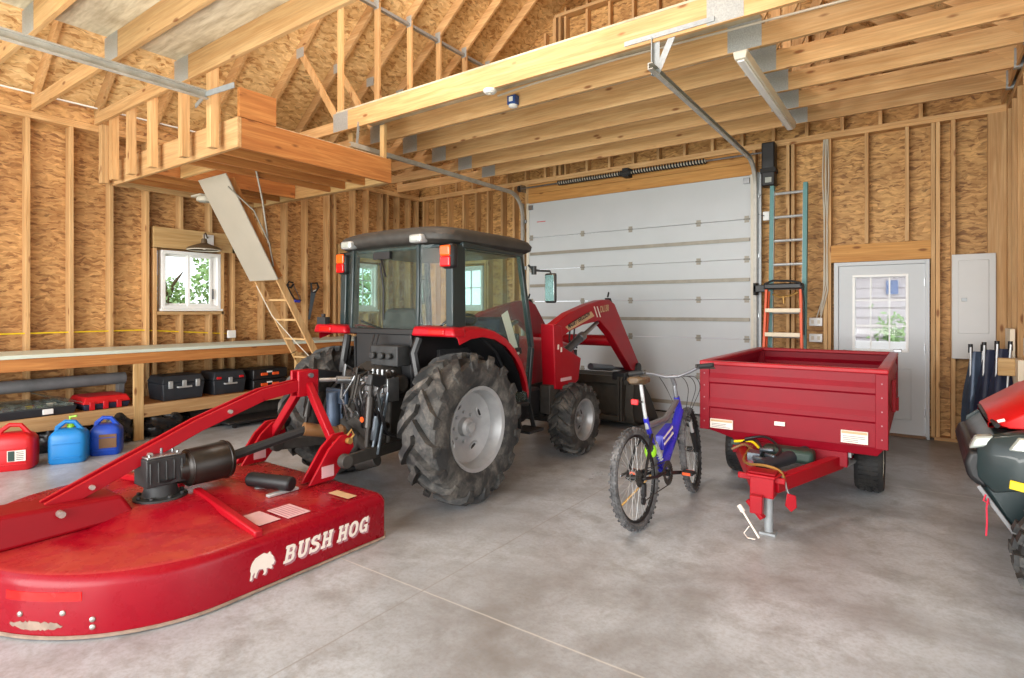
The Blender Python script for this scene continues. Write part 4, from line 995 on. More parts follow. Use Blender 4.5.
# ================================================================ wheels
def wheel(parent, cx, cy, R, w, rim_r, out, lugs, lug_h, mats, dish=.06, hand=1, boss=True, rimname='rim'):
    """tyre + rim about an x axle at (cx, cy, R); out = +1 outer face to +x"""
    c = V((cx, cy, R)); h = w / 2; Rb = R - lug_h
    prof = [(-h * .80, rim_r), (-h * .97, rim_r + (Rb - rim_r) * .25), (-h, rim_r + (Rb - rim_r) * .55), (-h * .94, Rb - .03), (-h * .78, Rb - .006), (-h * .4, Rb), (0, Rb + .002),
            (h * .4, Rb), (h * .78, Rb - .006), (h * .94, Rb - .03), (h, rim_r + (Rb - rim_r) * .55), (h * .97, rim_r + (Rb - rim_r) * .25), (h * .80, rim_r)]
    m = MB(); m.lathe(prof, c, (1, 0, 0), 56)
    da = 2 * PI / lugs
    for i in range(lugs):
        for s in (-1, 1):
            a0 = i * da + (da / 2 if s > 0 else 0)
            rings = []
            # centre -> shoulder -> down the sidewall ; bars sweep back toward the shoulder
            for (ax, off, ro, hw) in ((-.02, 0, R, .17), (.40, .34, R, .20), (.80, .72, R - .008, .24), (1.0, .88, R - .040, .26), (1.02, .92, Rb - (Rb - rim_r) * .30, .18)):
                a = a0 + hand * off * da * .98; ri = min(ro - .004, Rb - .012) if ax < 1 else ro - .03
                pts = []
                for (aa, rr) in ((-hw, ri), (hw, ri), (hw * .75, ro), (-hw * .75, ro)):
                    t = a + aa * da; x = s * h * ax if not (ax >= 1 and rr == ri) else s * h * (ax - .10)
                    pts.append(c + V((x, rr * math.cos(t), rr * math.sin(t))))
                rings.append(pts)
            m.loft(rings)
    ty = m.build('tyre', mats[0], parent, smooth=28)
    m = MB(); o = out
    pr = [(-h * .84, rim_r + .012), (-h * .84, rim_r - .012), (-h * .5, rim_r - .03), (h * .25, rim_r - .045), (h * .55, rim_r - .03), (h * .84, rim_r - .012), (h * .90, rim_r + .016), (h * .80, rim_r + .012)]
    m.lathe([(o * a, r) for a, r in pr], c, (1, 0, 0), 48)
    d0 = h * .25 - dish
    m.lathe([(o * (h * .30), rim_r - .04), (o * (h * .24), rim_r * .80), (o * (d0 + .015), rim_r * .52), (o * (d0), rim_r * .40), (o * (d0 + .01), rim_r * .16), (o * (d0 + .02), 0)], c, (1, 0, 0), 48)
    rim = m.build(rimname, mats[1], parent, smooth=40)
    if boss:
        m = MB(); m.lathe([(o * d0, rim_r * .24), (o * (d0 + .05), rim_r * .22), (o * (d0 + .065), rim_r * .14), (o * (d0 + .09), rim_r * .12), (o * (d0 + .09), 0)], c, (1, 0, 0), 20)
        for k in range(8):
            a = 2 * PI * k / 8; m.cyl(c + V((o * d0, rim_r * .36 * math.cos(a), rim_r * .36 * math.sin(a))), c + V((o * (d0 + .02), rim_r * .36 * math.cos(a), rim_r * .36 * math.sin(a))), .014, n=6)
        m.build('hub', mats[1], rim)
        m = MB()
        for k in range(4):   # oval hand holes with raised lips and strengthening webs in the dish
            a = 2 * PI * k / 4 + .5; q = c + V((o * (h * .12 - dish * .3 + .012), rim_r * .64 * math.cos(a), rim_r * .64 * math.sin(a)))
            m.tube([q + V((0, math.cos(a) * .035 * math.cos(t) - math.sin(a) * .055 * math.sin(t), math.sin(a) * .035 * math.cos(t) + math.cos(a) * .055 * math.sin(t))) for t in [2 * PI * i / 14 for i in range(14)]], .008, 5, closed=True)
        m.build_each('dish_lip', mats[1], rim)
        m = MB()
        for k in range(4):
            a = 2 * PI * k / 4 + .5; q = c + V((o * (h * .12 - dish * .3 + .013), rim_r * .64 * math.cos(a), rim_r * .64 * math.sin(a)))
            m.lathe([(0, .032), (o * .003, .032), (o * .003, 0)], q, (1, 0, 0), 14)
        m.build_each('dish_hole', 'black_matte', rim)
    return ty

# ================================================================ tractor
CX = -3.68
TR = thing('tractor', 'red cab tractor with front loader facing the white garage door', 'tractor', (CX, 3.44, 0))
def tb(name, mat, bev=.006, smooth=35, par=None, *boxes):
    m = MB()
    for b in boxes: m.box(*b)
    return m.build(name, mat, par or TR, bevel=bev, smooth=smooth)
wheel(TR, -2.93, 3.44, .585, .35, .315, 1, 16, .048, ('rubber', 'silver_rim'), .05, 1)
wheel(TR, -4.43, 3.44, .585, .35, .315, -1, 16, .048, ('rubber', 'silver_rim'), .05, 1)
wheel(TR, -2.95, 5.25, .37, .27, .20, 1, 18, .026, ('rubber', 'silver_rim'), .03, 1)
wheel(TR, -4.41, 5.25, .37, .27, .20, -1, 18, .026, ('rubber', 'silver_rim'), .03, 1)
# drivetrain
m = MB(); m.hexa([(CX - .20, 3.15, .38), (CX + .20, 3.15, .38), (CX + .20, 4.75, .40), (CX - .20, 4.75, .40)], [(CX - .24, 3.15, .92), (CX + .24, 3.15, .92), (CX + .20, 4.75, .80), (CX - .20, 4.75, .80)])
m.cyl((-4.30, 3.44, .585), (-3.06, 3.44, .585), .12, n=20); m.cyl((-4.1, 3.44, .585), (-3.3, 3.44, .585), .19, n=20); m.build('transmission', 'dirty_black', TR, bevel=.02)
m = MB(); m.box(CX - .16, CX + .16, 4.7, 6.05, .42, .66); m.cyl((-4.3, 5.25, .37), (-3.06, 5.25, .37), .075, n=14); m.ball((CX, 5.25, .37), .13); m.build('front_axle', 'dirty_black', TR, bevel=.01)
m = MB()
for x in (-2.98, -4.38):
    s = 1 if x > CX else -1; m.cyl((x - s * .02, 5.25, .37), (x - s * .22, 5.25, .40), .10, .12, 16); m.cyl((x - s * .20, 5.22, .25), (x - s * .20, 5.22, .58), .06)
m.tube([(CX - .5, 5.05, .42), (CX + .5, 5.05, .42)], .018, 8); m.build_each('axle_end', 'cast', TR)
# hood and grille
rings = []
for y, w, z1 in ((4.66, .34, 1.24), (5.0, .34, 1.23), (5.6, .32, 1.18), (6.0, .30, 1.12), (6.14, .26, 1.02)):
    rings.append([(CX - w, y, .72), (CX + w, y, .72), (CX + w, y, z1 - .12), (CX + w * .86, y, z1 - .03), (CX + w * .5, y, z1), (CX - w * .5, y, z1), (CX - w * .86, y, z1 - .03), (CX - w, y, z1 - .12)])
m = MB(); m.loft(rings); m.build('hood', 'red', TR, bevel=.01)
tb('grille', 'black', .01, 35, None, (CX - .25, CX + .25, 6.12, 6.17, .70, 1.02))
tb('engine', 'dirty_black', .01, 35, None, (CX - .24, CX + .24, 4.7, 6.0, .55, .74))
m = MB(); m.box(-3.33, -3.16, 4.35, 4.92, .42, .72); m.build('fuel_tank', 'black', TR, bevel=.03)
m = MB(); m.box(-3.14, -2.92, 4.36, 4.60, .36, .385); m.bar((-3.03, 4.37, .38), (-3.1, 4.37, .66), .02, .04); m.bar((-3.03, 4.59, .38), (-3.1, 4.59, .66), .02, .04); m.build('step', 'black_matte', TR, smooth=0)
# cab: floor, pillars, glass, roof
zf, zr = 1.315, 2.03
cab = [(-4.09, 3.27), (-3.27, 3.27), (-3.02, 3.42), (-3.04, 4.42), (-3.30, 4.62), (-4.06, 4.62), (-4.32, 4.42), (-4.34, 3.42)]
m = MB()   # lower rear body with fender wells
m.prism([(-4.05, 3.28, .86), (-3.31, 3.28, .86), (-3.31, 4.5, .78), (-4.05, 4.5, .78)], (0, 0, .14)); m.box(-4.02, -3.34, 3.27, 3.36, .86, 1.32); m.build('cab_floor', 'black', TR, bevel=.01)
def fender(s):
    X = lambda d: CX + s * d
    m = MB(); rows = []
    for a in [math.radians(x) for x in (178, 155, 130, 108, 90, 72, 55, 38, 22, 10)]:
        r = .665; yy = 3.50 - 0 + r * -math.cos(a) * 1.0; zz = .66 + r * math.sin(a) * 1.0
        rows.append([(X(.36), yy, zz + .0), (X(.55), yy, zz + .01), (X(.84), yy, zz)])
    return m, rows
for s in (1, -1):
    X = lambda d: CX + s * d
    # black inner fender: arched shell over the tyre, and its inner wall
    rows = []
    for a in [math.radians(q) for q in (100, 92, 75, 58, 42, 26, 12)]:
        rows.append([(X(.36), 3.50 - .70 * math.cos(PI - a) * -1 * -1, .625 + .685 * math.sin(a)), (X(.60), 3.50 - .70 * math.cos(PI - a) * -1 * -1, .63 + .69 * math.sin(a)), (X(.80), 3.50 - .70 * math.cos(PI - a) * -1 * -1, .625 + .685 * math.sin(a))])
    m = MB(); m.sheet(rows, (0, 0, .018)); m.build('inner_fender', 'black', TR)
    # side wall between the wheel and cab
    m = MB(); pts = [(X(.36), 3.27, .95)] + [(X(.36), 3.50 + .70 * math.cos(a), .625 + .685 * math.sin(a)) for a in [math.radians(q) for q in (110, 92, 75, 58, 42, 26, 12)]] + [(X(.36), 4.15, .55), (X(.36), 4.0, .5)]
    m.prism(pts, (s * -.02, 0, 0)); m.build('wheel_well', 'black', TR)
    # red flare along the outer edge
    rows = []
    for a in [math.radians(q) for q in (112, 100, 88, 74, 60, 46, 34, 22, 10)]:
        y_, z_ = 3.52 + .71 * math.cos(a), .645 + .70 * math.sin(a)
        rows.append([(X(.62), y_, z_ + .012), (X(.78), y_, z_ + .014), (X(.845), y_, z_ - .005), (X(.855), y_ - .03 * math.cos(a), z_ - .055)])
    m = MB(); m.sheet(rows, (0, .0, .016)); m.build('fender', 'red', TR)
    # rear light bar on the fender
    m = MB(); x0, x1 = sorted((X(.40), X(.86)))
    m.hexa([(x0, 3.20, 1.30), (x1, 3.20, 1.30), (x1, 3.34, 1.29), (x0, 3.32, 1.30)], [(x0 + .02, 3.21, 1.375), (x1 - .02, 3.21, 1.365), (x1 - .02, 3.36, 1.37), (x0 + .02, 3.34, 1.385)]); lb_ = m.build('light_bar', 'red', TR, bevel=.02, seg=3)
    m = MB(); m.box(min(X(.60), X(.76)), max(X(.60), X(.76)), 3.194, 3.21, 1.312, 1.355); m.build('tail_lens', 'red_lens', lb_, bevel=.006)
    m = MB(); m.tube([(X(.44), 3.26, 1.28), (X(.42), 3.22, 1.16), (X(.46), 3.22, 1.0), (X(.47), 3.24, .92)], .035, 8); m.build('fender_brace', 'black', TR)
def pillar(path, r, mat='dark_teal', name='pillar'):
    m = MB()
    for a, b in zip(path, path[1:]): m.bar(a, b, r[0], r[1], (0, 1, 0))
    return m.build(name, mat, TR, bevel=.008)
for s in (1, -1):
    X = lambda d: CX + s * d
    pillar([(X(.41), 3.28, zf), (X(.40), 3.30, zr)], (.035, .04))
    pillar([(X(.66), 3.45, zf - .03), (X(.645), 3.46, zr)], (.075, .16))
    pillar([(X(.645), 4.48, .62), (X(.66), 4.53, 1.15)], (.05, .05)); pillar([(X(.66), 4.53, 1.15), (X(.60), 4.42, zr)], (.05, .05))
    pillar([(X(.655), 3.50, zr), (X(.61), 4.42, zr)], (.05, .07), name='roof_rail')
    # door frame: sill curve following the fender, and lower door
    m = MB(); m.tube([(X(.66), 3.5, 1.33), (X(.665), 3.72, 1.30), (X(.67), 3.95, 1.15), (X(.67), 4.10, .92), (X(.67), 4.17, .66), (X(.665), 4.46, .62)], .022, 8); m.build('door_frame', 'black', TR)
    m = MB(); gp = [(X(.655), 3.51, 1.35), (X(.66), 3.74, 1.31), (X(.66), 3.97, 1.15), (X(.66), 4.12, .92), (X(.66), 4.19, .68), (X(.655), 4.46, .65), (X(.66), 4.51, 1.15), (X(.615), 4.41, zr - .01), (X(.645), 3.5, zr - .01)]
    m.face(gp); m.face([V(p) + V((-s * .006, 0, 0)) for p in gp][::-1]); dg = m.build('door_glass', 'cab_glass', TR, smooth=0)
    m = MB(); m.bar((X(.68), 3.62, 1.42), (X(.68), 3.62, 1.52), .02, .03); m.box(min(X(.67), X(.69)), max(X(.67), X(.69)), 4.25, 4.33, 1.12, 1.16); m.build('door_handle', 'black', dg, bevel=.004)
    m = MB(); m.bar((X(.62), 3.56, 1.40), (X(.60), 4.45, 1.10), .02, .02); m.build('grab_bar', 'black', TR)
    # quarter glass on the rear corner
    m = MB(); m.face([(X(.43), 3.275, zf), (X(.62), 3.40, zf), (X(.61), 3.41, zr), (X(.42), 3.295, zr)]); m.build('quarter_glass', 'cab_glass', TR, smooth=0)
    # turn lamps
    m = MB(); m.box(min(X(.58), X(.71)), max(X(.58), X(.71)), 3.34, 3.44, 1.83, 2.03); lamp = m.build('turn_lamp', 'black', TR, bevel=.035, seg=3)
    m = MB(); m.box(min(X(.592), X(.698)), max(X(.592), X(.698)), 3.325, 3.35, 1.93, 2.015); m.build('amber_lens', 'orange_lens', lamp, bevel=.018, seg=3)
    m = MB(); m.box(min(X(.592), X(.698)), max(X(.592), X(.698)), 3.325, 3.35, 1.845, 1.928); m.build('red_lens', 'red_lens', lamp, bevel=.018, seg=3)
    m = MB(); m.box(min(X(.36), X(.49)), max(X(.36), X(.49)), 3.22, 3.31, 2.04, 2.105); wl_ = m.build('work_lamp', 'alu', TR, bevel=.015)
    m = MB(); m.box(min(X(.375), X(.475)), max(X(.375), X(.475)), 3.214, 3.224, 2.05, 2.095); m.build('lens', 'headlamp', wl_, bevel=.008)
    # mirror
    m = MB(); m.tube([(X(.66), 4.48, 1.93), (X(.70), 4.52, 1.88), (X(.71), 4.53, 1.88), (X(.76), 4.55, 1.875), (X(.84), 4.58, 1.87), (X(.85), 4.58, 1.84)], .011, 6); m.cyl((X(.70), 4.52, 1.84), (X(.70), 4.52, 1.92), .025); ma = m.build('mirror_arm', 'black', TR)
    m = MB(); m.box(min(X(.79), X(.91)), max(X(.79), X(.91)), 4.56, 4.60, 1.57, 1.85); mh = m.build('mirror_housing', 'black', ma, bevel=.018, seg=3)
    m = MB(); m.box(min(X(.80), X(.90)), max(X(.80), X(.90)), 4.555, 4.562, 1.585, 1.835); m.build('mirror_glass', 'chrome', mh, bevel=.004)
pillar([(-4.09, 3.28, zf + .01), (-3.27, 3.28, zf + .01)], (.05, .05), 'black', 'rear_sill')
m = MB(); m.face([(CX - .40, 3.272, zf), (CX + .40, 3.272, zf), (CX + .39, 3.30, zr), (CX - .39, 3.30, zr)]); rg = m.build('rear_glass', 'cab_glass', TR, smooth=0)
m = MB(); m.tube([(CX - .02, 3.262, 1.90), (CX + .02, 3.262, 1.68), (CX + .02, 3.26, 1.42)], .008, 6); m.tube([(CX - .02, 3.262, 1.95), (CX + .06, 3.255, 1.78)], .008, 5); m.box(CX - .10, CX + .10, 3.255, 3.285, 1.93, 1.99); m.build('wiper', 'black', rg)
m = MB(); m.face([(CX - .40, 4.64, 1.18), (CX + .40, 4.64, 1.18), (CX + .38, 4.48, zr), (CX - .38, 4.48, zr)]); m.build('windshield', 'cab_glass', TR, smooth=0)
# roof
rings = []
for z, k in ((2.03, .93), (2.06, 1.0), (2.10, 1.01), (2.14, .97), (2.17, .86), (2.185, .6)):
    n = 40; ring = []
    for i in range(n):
        a = 2 * PI * i / n; ca, sa = math.cos(a), math.sin(a); e = .34
        x = .71 * k * abs(ca) ** e * (1 if ca > 0 else -1); yy = .69 * k * abs(sa) ** e * (1 if sa > 0 else -1)
        ring.append((CX + x, 3.95 + yy, z + .02 * (1 - (x / .71) ** 2)))
    rings.append(ring)
m = MB(); m.loft(rings); m.build('roof', 'dirty_black', TR, smooth=50)
m = MB(); m.box(CX - .58, CX + .58, 3.34, 4.45, 2.0, 2.028); m.build('headliner', 'dark_teal', TR, bevel=.01)
m = MB(); m.box(CX - .45, CX + .45, 4.60, 4.645, .70, 1.27); m.build('firewall', 'black', TR, bevel=.01)
# seat, steering
m = MB(); m.box(CX - .24, CX + .24, 3.52, 3.95, 1.0, 1.12); st = m.build('seat', 'black_matte', TR, bevel=.05, seg=3)
rings = []
for z, w, y in ((1.12, .24, 3.50), (1.3, .25, 3.47), (1.45, .23, 3.45), (1.52, .16, 3.45)): rings.append([(CX - w, y, z), (CX + w, y, z), (CX + w * .9, y + .10, z), (CX - w * .9, y + .10, z)])
m = MB(); m.loft(rings); m.build('seat_back', 'black_matte', st, bevel=.04, seg=3)
m = MB(); m.tube(arc((CX, 4.22, 1.36), .19, 0, 2 * PI, 24, (1, 0, 0), (0, .85, .5))[:-1], .014, 8, closed=True); m.cyl((CX, 4.22, 1.36), (CX, 4.42, 1.05), .03)
for a in (0.2, 2.3, 4.4): m.cyl((CX, 4.22, 1.36), V((CX, 4.22, 1.36)) + V((1, 0, 0)) * .19 * math.cos(a) + V((0, .85, .5)) * .19 * math.sin(a), .01, n=6)
m.build('steering_wheel', 'black', TR)
m = MB(); m.hexa([(CX - .22, 4.34, .8), (CX + .22, 4.34, .8), (CX + .22, 4.6, .8), (CX - .22, 4.6, .8)], [(CX - .2, 4.40, 1.24), (CX + .2, 4.40, 1.24), (CX + .18, 4.6, 1.27), (CX - .18, 4.6, 1.27)]); ds = m.build('dashboard', 'black', TR, bevel=.03)
m = MB(); m.hexa([(CX - .36, 4.40, 1.10), (CX + .40, 4.36, 1.10), (CX + .40, 4.59, 1.10), (CX - .36, 4.59, 1.10)], [(CX - .32, 4.46, 1.40), (CX + .34, 4.44, 1.42), (CX + .34, 4.56, 1.44), (CX - .32, 4.56, 1.44)]); m.build('instrument_cluster', 'navy', ds, bevel=.03, seg=3)
m = MB(); m.bar((CX + .33, 3.55, 1.05), (CX + .33, 4.05, 1.05), .12, .24)
for k in range(4): m.tube([(CX + .33, 3.7 + k * .09, 1.15), (CX + .32, 3.68 + k * .09, 1.27)], .01, 6); m.ball((CX + .32, 3.68 + k * .09, 1.29), .02)
m.build('console', 'black_matte', TR, bevel=.02)
m = MB(); m.bar((CX + .648, 4.12, 1.48), (CX + .655, 4.30, 1.08), .003, .10, (0, 1, .4)); m.build('window_sticker', 'decal', TR, smooth=0)
# ---- three-point hitch end
m = MB(); m.hexa([(CX - .26, 3.02, .78), (CX + .26, 3.02, .78), (CX + .26, 3.3, .78), (CX - .26, 3.3, .78)], [(CX - .22, 3.08, .98), (CX + .22, 3.08, .98), (CX + .22, 3.3, 1.08), (CX - .22, 3.3, 1.08)])
m.cyl((CX - .36, 3.16, .92), (CX + .36, 3.16, .92), .075, n=16); m.cyl((CX, 3.15, .50), (CX, 2.98, .50), .19, .15, 20); m.cyl((CX, 3.2, .46), (CX, 2.93, .46), .10, .09, 16); m.build('lift_housing', 'dirty_black', TR, bevel=.02)
m = MB(); m.cyl((CX, 2.94, .50), (CX, 2.82, .50), .025, n=10); m.build('pto_shaft', 'steel', TR)
for s in (1, -1):
    m = MB(); m.bar((CX + s * .33, 3.16, .92), (CX + s * .36, 2.82, .99), .05, .09); m.build('lift_arm', 'black', TR, bevel=.01)
    m = MB(); m.cyl((CX + s * .36, 2.84, .97), (CX + s * .38, 2.78, .50), .018, n=10); m.cyl((CX + s * .362, 2.83, .86), (CX + s * .372, 2.80, .64), .032, n=12); m.build('lift_link', 'grease', TR)
    m = MB(); m.bar((CX + s * .26, 3.30, .42), (CX + s * .42, 2.55, .45), .025, .085); m.cyl((CX + s * .45, 2.56, .45), (CX + s * .39, 2.56, .45), .05, n=14); m.build('draft_arm', 'dirty_black', TR, bevel=.006)
m = MB(); m.cyl((CX - .02, 3.08, .93), (CX - .1, 2.88, .95), .03, n=12); m.cyl((CX - .1, 2.88, .95), (CX - .18, 2.78, .95), .016, n=10); m.ball((CX - .02, 3.08, .93), .045); m.build('top_link', 'steel', TR)
m = MB(); m.bar((CX - .23, 2.98, .86), (CX - .23, 3.0, .44), .13, .02, (0, 1, 0)); m.bar((CX - .34, 2.97, .80), (CX - .08, 2.97, .80), .03, .12); m.bar((CX - .30, 2.97, .50), (CX - .12, 2.97, .50), .02, .10)
m.cyl((CX - .23, 2.95, .84), (CX - .23, 2.95, .46), .055, n=16); m.build('hitch_bracket', 'grey_blue', TR, bevel=.008)
m = MB(); rr = random.Random(12)
for k in range(5):
    x = CX + .14 + k * .055; m.box(x - .022, x + .022, 2.98, 3.10, .80, .98); m.cyl((x, 2.99, .86), (x, 2.93, .86), .018, n=10); m.cyl((x, 2.99, .93), (x, 2.94, .93), .016, n=10); m.cyl((x, 3.05, .98), (x, 3.05, 1.04), .014, n=8)
m.build('remote_valves', 'steel', TR, bevel=.004)
for k in range(6):
    x = CX + .12 + k * .05; m = MB(); z0 = .93 if k % 2 else .86
    m.tube(curve([(x, 2.94, z0), (x + .02, 2.88, z0 - .05), (x + .03 + rr.uniform(-.06, .06), 2.90, .72), (x - .02 + rr.uniform(-.08, .08), 2.98, .58), (x - .04, 3.1, .52)], 4), .012, 7); m.build('hydraulic_hose', 'black', TR)
for k, (x, mm) in enumerate(((CX + .18, 'orange'), (CX + .24, 'bike_blue'), (CX + .30, 'black'))):
    m = MB(); m.cyl((x, 2.94, .66 + .02 * k), (x, 2.90, .66 + .02 * k), .022, n=10); m.build('dust_cap', mm, TR)
for k in range(9):
    x, z = CX - .05 + rr.uniform(-.02, .42), rr.uniform(.55, 1.02); m = MB(); m.cyl((x, 3.08, z), (x + rr.uniform(-.03, .03), 2.97, z + rr.uniform(-.03, .03)), rr.uniform(.018, .035), rr.uniform(.012, .025), 10); m.cyl((x, 3.03, z), (x, 3.01, z), .034, n=6); m.build('fitting', rr.choice(['steel', 'cast', 'grease', 'cyl']), TR)
for k in range(6):
    x = CX + rr.uniform(-.3, .3); m = MB(); m.tube([(x, 3.12, 1.0), (x + .03, 3.0, .98 + .02 * k), (x + rr.uniform(-.15, .15), 2.95, .80), (x + rr.uniform(-.2, .2), 3.0, .62), (x * .5 + CX * .5, 3.1, .5)], .010, 6); m.build('pipe', rr.choice(['black', 'steel', 'dirty_black']), TR)
m = MB(); m.box(CX - .06, CX + .06, 2.7, 3.2, .27, .31); m.cyl((CX - .2, 3.02, .60), (CX + .22, 2.96, .40), .045, n=14); m.cyl((CX + .30, 2.95, .36), (CX + .12, 2.92, .30), .05, n=14); m.build('drawbar', 'dirty_black', TR, bevel=.006)
m = MB(); m.cyl((CX + .35, 2.96, .88), (CX + .30, 2.90, .40), .016, n=8); m.cyl((CX + .40, 2.97, .88), (CX + .36, 2.90, .42), .012, n=8); m.cyl((CX + .33, 2.93, .70), (CX + .31, 2.91, .52), .03, n=10); m.build('stabilizer_rod', 'cyl', TR)
m = MB(); m.box(CX + .05, CX + .36, 3.10, 3.24, 1.06, 1.22); m.cyl((CX + .10, 3.09, 1.14), (CX + .10, 3.06, 1.14), .03, n=10); m.cyl((CX + .20, 3.09, 1.14), (CX + .20, 3.06, 1.14), .03, n=10); m.cyl((CX + .29, 3.09, 1.14), (CX + .29, 3.06, 1.14), .026, n=10); m.build('valve_block', 'cast', TR, bevel=.012)
m = MB()
for x in (CX - .02, CX + .03): m.tube([(x, 3.2, 1.30), (x + .01, 3.16, 1.22), (x, 3.14, 1.12)], .008, 6)
m.build('control_rod', 'black', TR)
m = MB(); m.box(CX - .86, CX - .74, 3.24, 3.30, 1.37, 1.44); m.cyl((CX - .8, 3.27, 1.44), (CX - .8, 3.27, 1.47), .02, n=10); m.build('trailer_socket', 'black_matte', TR, bevel=.006)
# ---- loader
LX = -3.10
def loader_arm(x):
    t = .10; A = [(5.02, 1.36), (5.30, 1.47), (5.70, 1.56), (6.05, 1.62), (6.27, 1.63), (6.42, 1.58), (7.16, .80), (7.12, .66), (6.98, .68), (6.30, 1.22), (6.02, 1.38), (5.62, 1.34), (5.30, 1.27), (5.06, 1.18)]
    m = MB(); m.prism([(x - t / 2, y, z) for y, z in A], (t, 0, 0)); a = m.build('loader_arm', 'red', TR, bevel=.008)
    m = MB(); m.bar((x, 6.33, 1.645), (x, 7.12, .84), .075, .012, (0, .7, .7)); m.bar((x, 6.33, 1.66), (x, 6.36, 1.72), .012, .02); m.build('hose_guard', 'black_matte', a, smooth=0)
    m = MB(); m.cyl((x - .08, 7.10, .73), (x + .08, 7.10, .73), .075, n=18); m.build('pivot_pin', 'black', a)
    return a
for x in (LX, 2 * CX - LX):
    s = 1 if x > CX else -1
    a = loader_arm(x)
    m = MB(); m.prism([(x - .08, 4.94, 1.36), (x - .08, 5.10, 1.34), (x - .08, 5.14, 1.12), (x - .08, 5.52, .98), (x - .08, 5.46, .74), (x - .08, 5.22, .66), (x - .08, 4.98, .70)], (.16, 0, 0)); ms = m.build('loader_mast', 'red', TR, bevel=.01)
    m = MB(); m.box(x - .06, x + .06, 4.9, 5.1, .45, .74); m.bar((x - s * .05, 5.0, .52), (CX + s * .16, 5.0, .52), .12, .12); m.build('mast_bracket', 'dirty_black', TR, bevel=.008)
    if s > 0:
        m = MB()
        for k in range(2): m.box(x + .080, x + .083, 5.02 + k * .06, 5.045 + k * .06, 1.10 - .03 * k, 1.15 - .03 * k)
        m.build_each('decal', 'decal', ms, smooth=0)
        m = MB(); m.box(x + .080, x + .083, 5.08, 5.30, .765, .80); m.build('mast_decal', 'decal_pink', ms, smooth=0)
    m = MB(); m.cyl((x, 5.22, 1.02), (x, 5.66, 1.20), .045, n=16); m.build('lift_cylinder', 'cyl', TR)
    m = MB(); m.cyl((x, 5.60, 1.175), (x, 6.12, 1.385), .024, n=12); m.cyl((x, 5.62, 1.185), (x, 5.70, 1.215), .052, n=16); m.build('cylinder_rod', 'black_matte' if 0 else 'steel', TR)
    m = MB(); m.cyl((x - s * .06, 6.0, .84), (x - s * .06, 6.55, .78), .04, n=14); m.cyl((x - s * .06, 6.5, .785), (x - s * .06, 7.0, .73), .02, n=10); m.build('tilt_cylinder', 'cyl', TR)
    m = MB()
    for k in range(2): m.tube([(x - .02, 5.45 + k * .10, 1.32), (x - .02, 5.43 + k * .10, 1.18), (x - .02, 5.50 + k * .1, 1.08)], .010, 6)
    m.build('hydraulic_hose', 'black', TR)
m = MB(); m.cyl((2 * CX - LX, 6.55, 1.12), (LX, 6.55, 1.12), .07, n=18); m.build('cross_tube', 'red', TR)
# decals on the right boom
def onarm(y, z): return (LX + .0535, y, z)
m = MB(); m.prism([onarm(5.22, 1.325), onarm(5.80, 1.49), onarm(5.88, 1.435), onarm(5.30, 1.285)], (.0012, 0, 0)); m.build('decal', 'stripe', TR, smooth=0)
text_mesh('MASSEY FERGUSON', .066, 'black', (LX + .0556, 5.285, 1.306), (0, .96, .275), (0, -.275, .96), TR, bold=.002, sx=.86)
m = MB()
for d in (0, .075): m.prism([onarm(5.86 + d, 1.545), onarm(5.885 + d, 1.545), onarm(5.97 + d, 1.42), onarm(5.945 + d, 1.42)], (.0014, 0, 0))
m.build('decal_stripe', 'decal', TR, smooth=0)
text_mesh('DL130', .105, 'stripe', (LX + .0545, 6.03, 1.475), (0, 1, .10), (0, -.10, 1), TR, bold=.003, sx=.78)
# bucket
b0, b1 = -4.42, -2.94
P_ = [(7.58, .02), (7.50, .045), (6.95, .05), (6.80, .10), (6.74, .22), (6.80, .62), (6.90, .66)]
Pi = [(7.58, .012), (6.94, .012), (6.76, .07), (6.70, .22), (6.76, .64), (6.90, .69)]
m = MB(); m.prism([(b0, y, z) for y, z in P_] + [(b0, y, z) for y, z in Pi[::-1]], (b1 - b0, 0, 0)); bk = m.build('bucket', 'bucket', TR, bevel=.004)
m = MB()
for x in (b0, b1 - .02): m.prism([(x, 7.56, .03), (x, 6.95, .02), (x, 6.78, .08), (x, 6.72, .22), (x, 6.78, .66), (x, 6.92, .68), (x, 7.28, .36)], (.02, 0, 0))
m.build_each('side_plate', 'bucket', bk, bevel=.004)
m = MB(); m.box(b0 + .05, b1 - .05, 6.68, 6.76, .56, .66); m.box(b0 + .1, b1 - .1, 6.66, 6.74, .10, .16)
for x in (b0 + .1, LX, 2 * CX - LX, b1 - .12): m.box(x - .015, x + .015, 6.62, 6.75, .10, .66)
m.build('back_rib', 'bucket', bk, bevel=.004)
m = MB()
for x in (LX, 2 * CX - LX): m.box(x - .09, x + .09, 6.64, 7.08, .62, .72); m.cyl((x - .1, 6.72, .66), (x + .1, 6.72, .66), .035, n=12)
m.build_each('coupler', 'black', bk, bevel=.01)
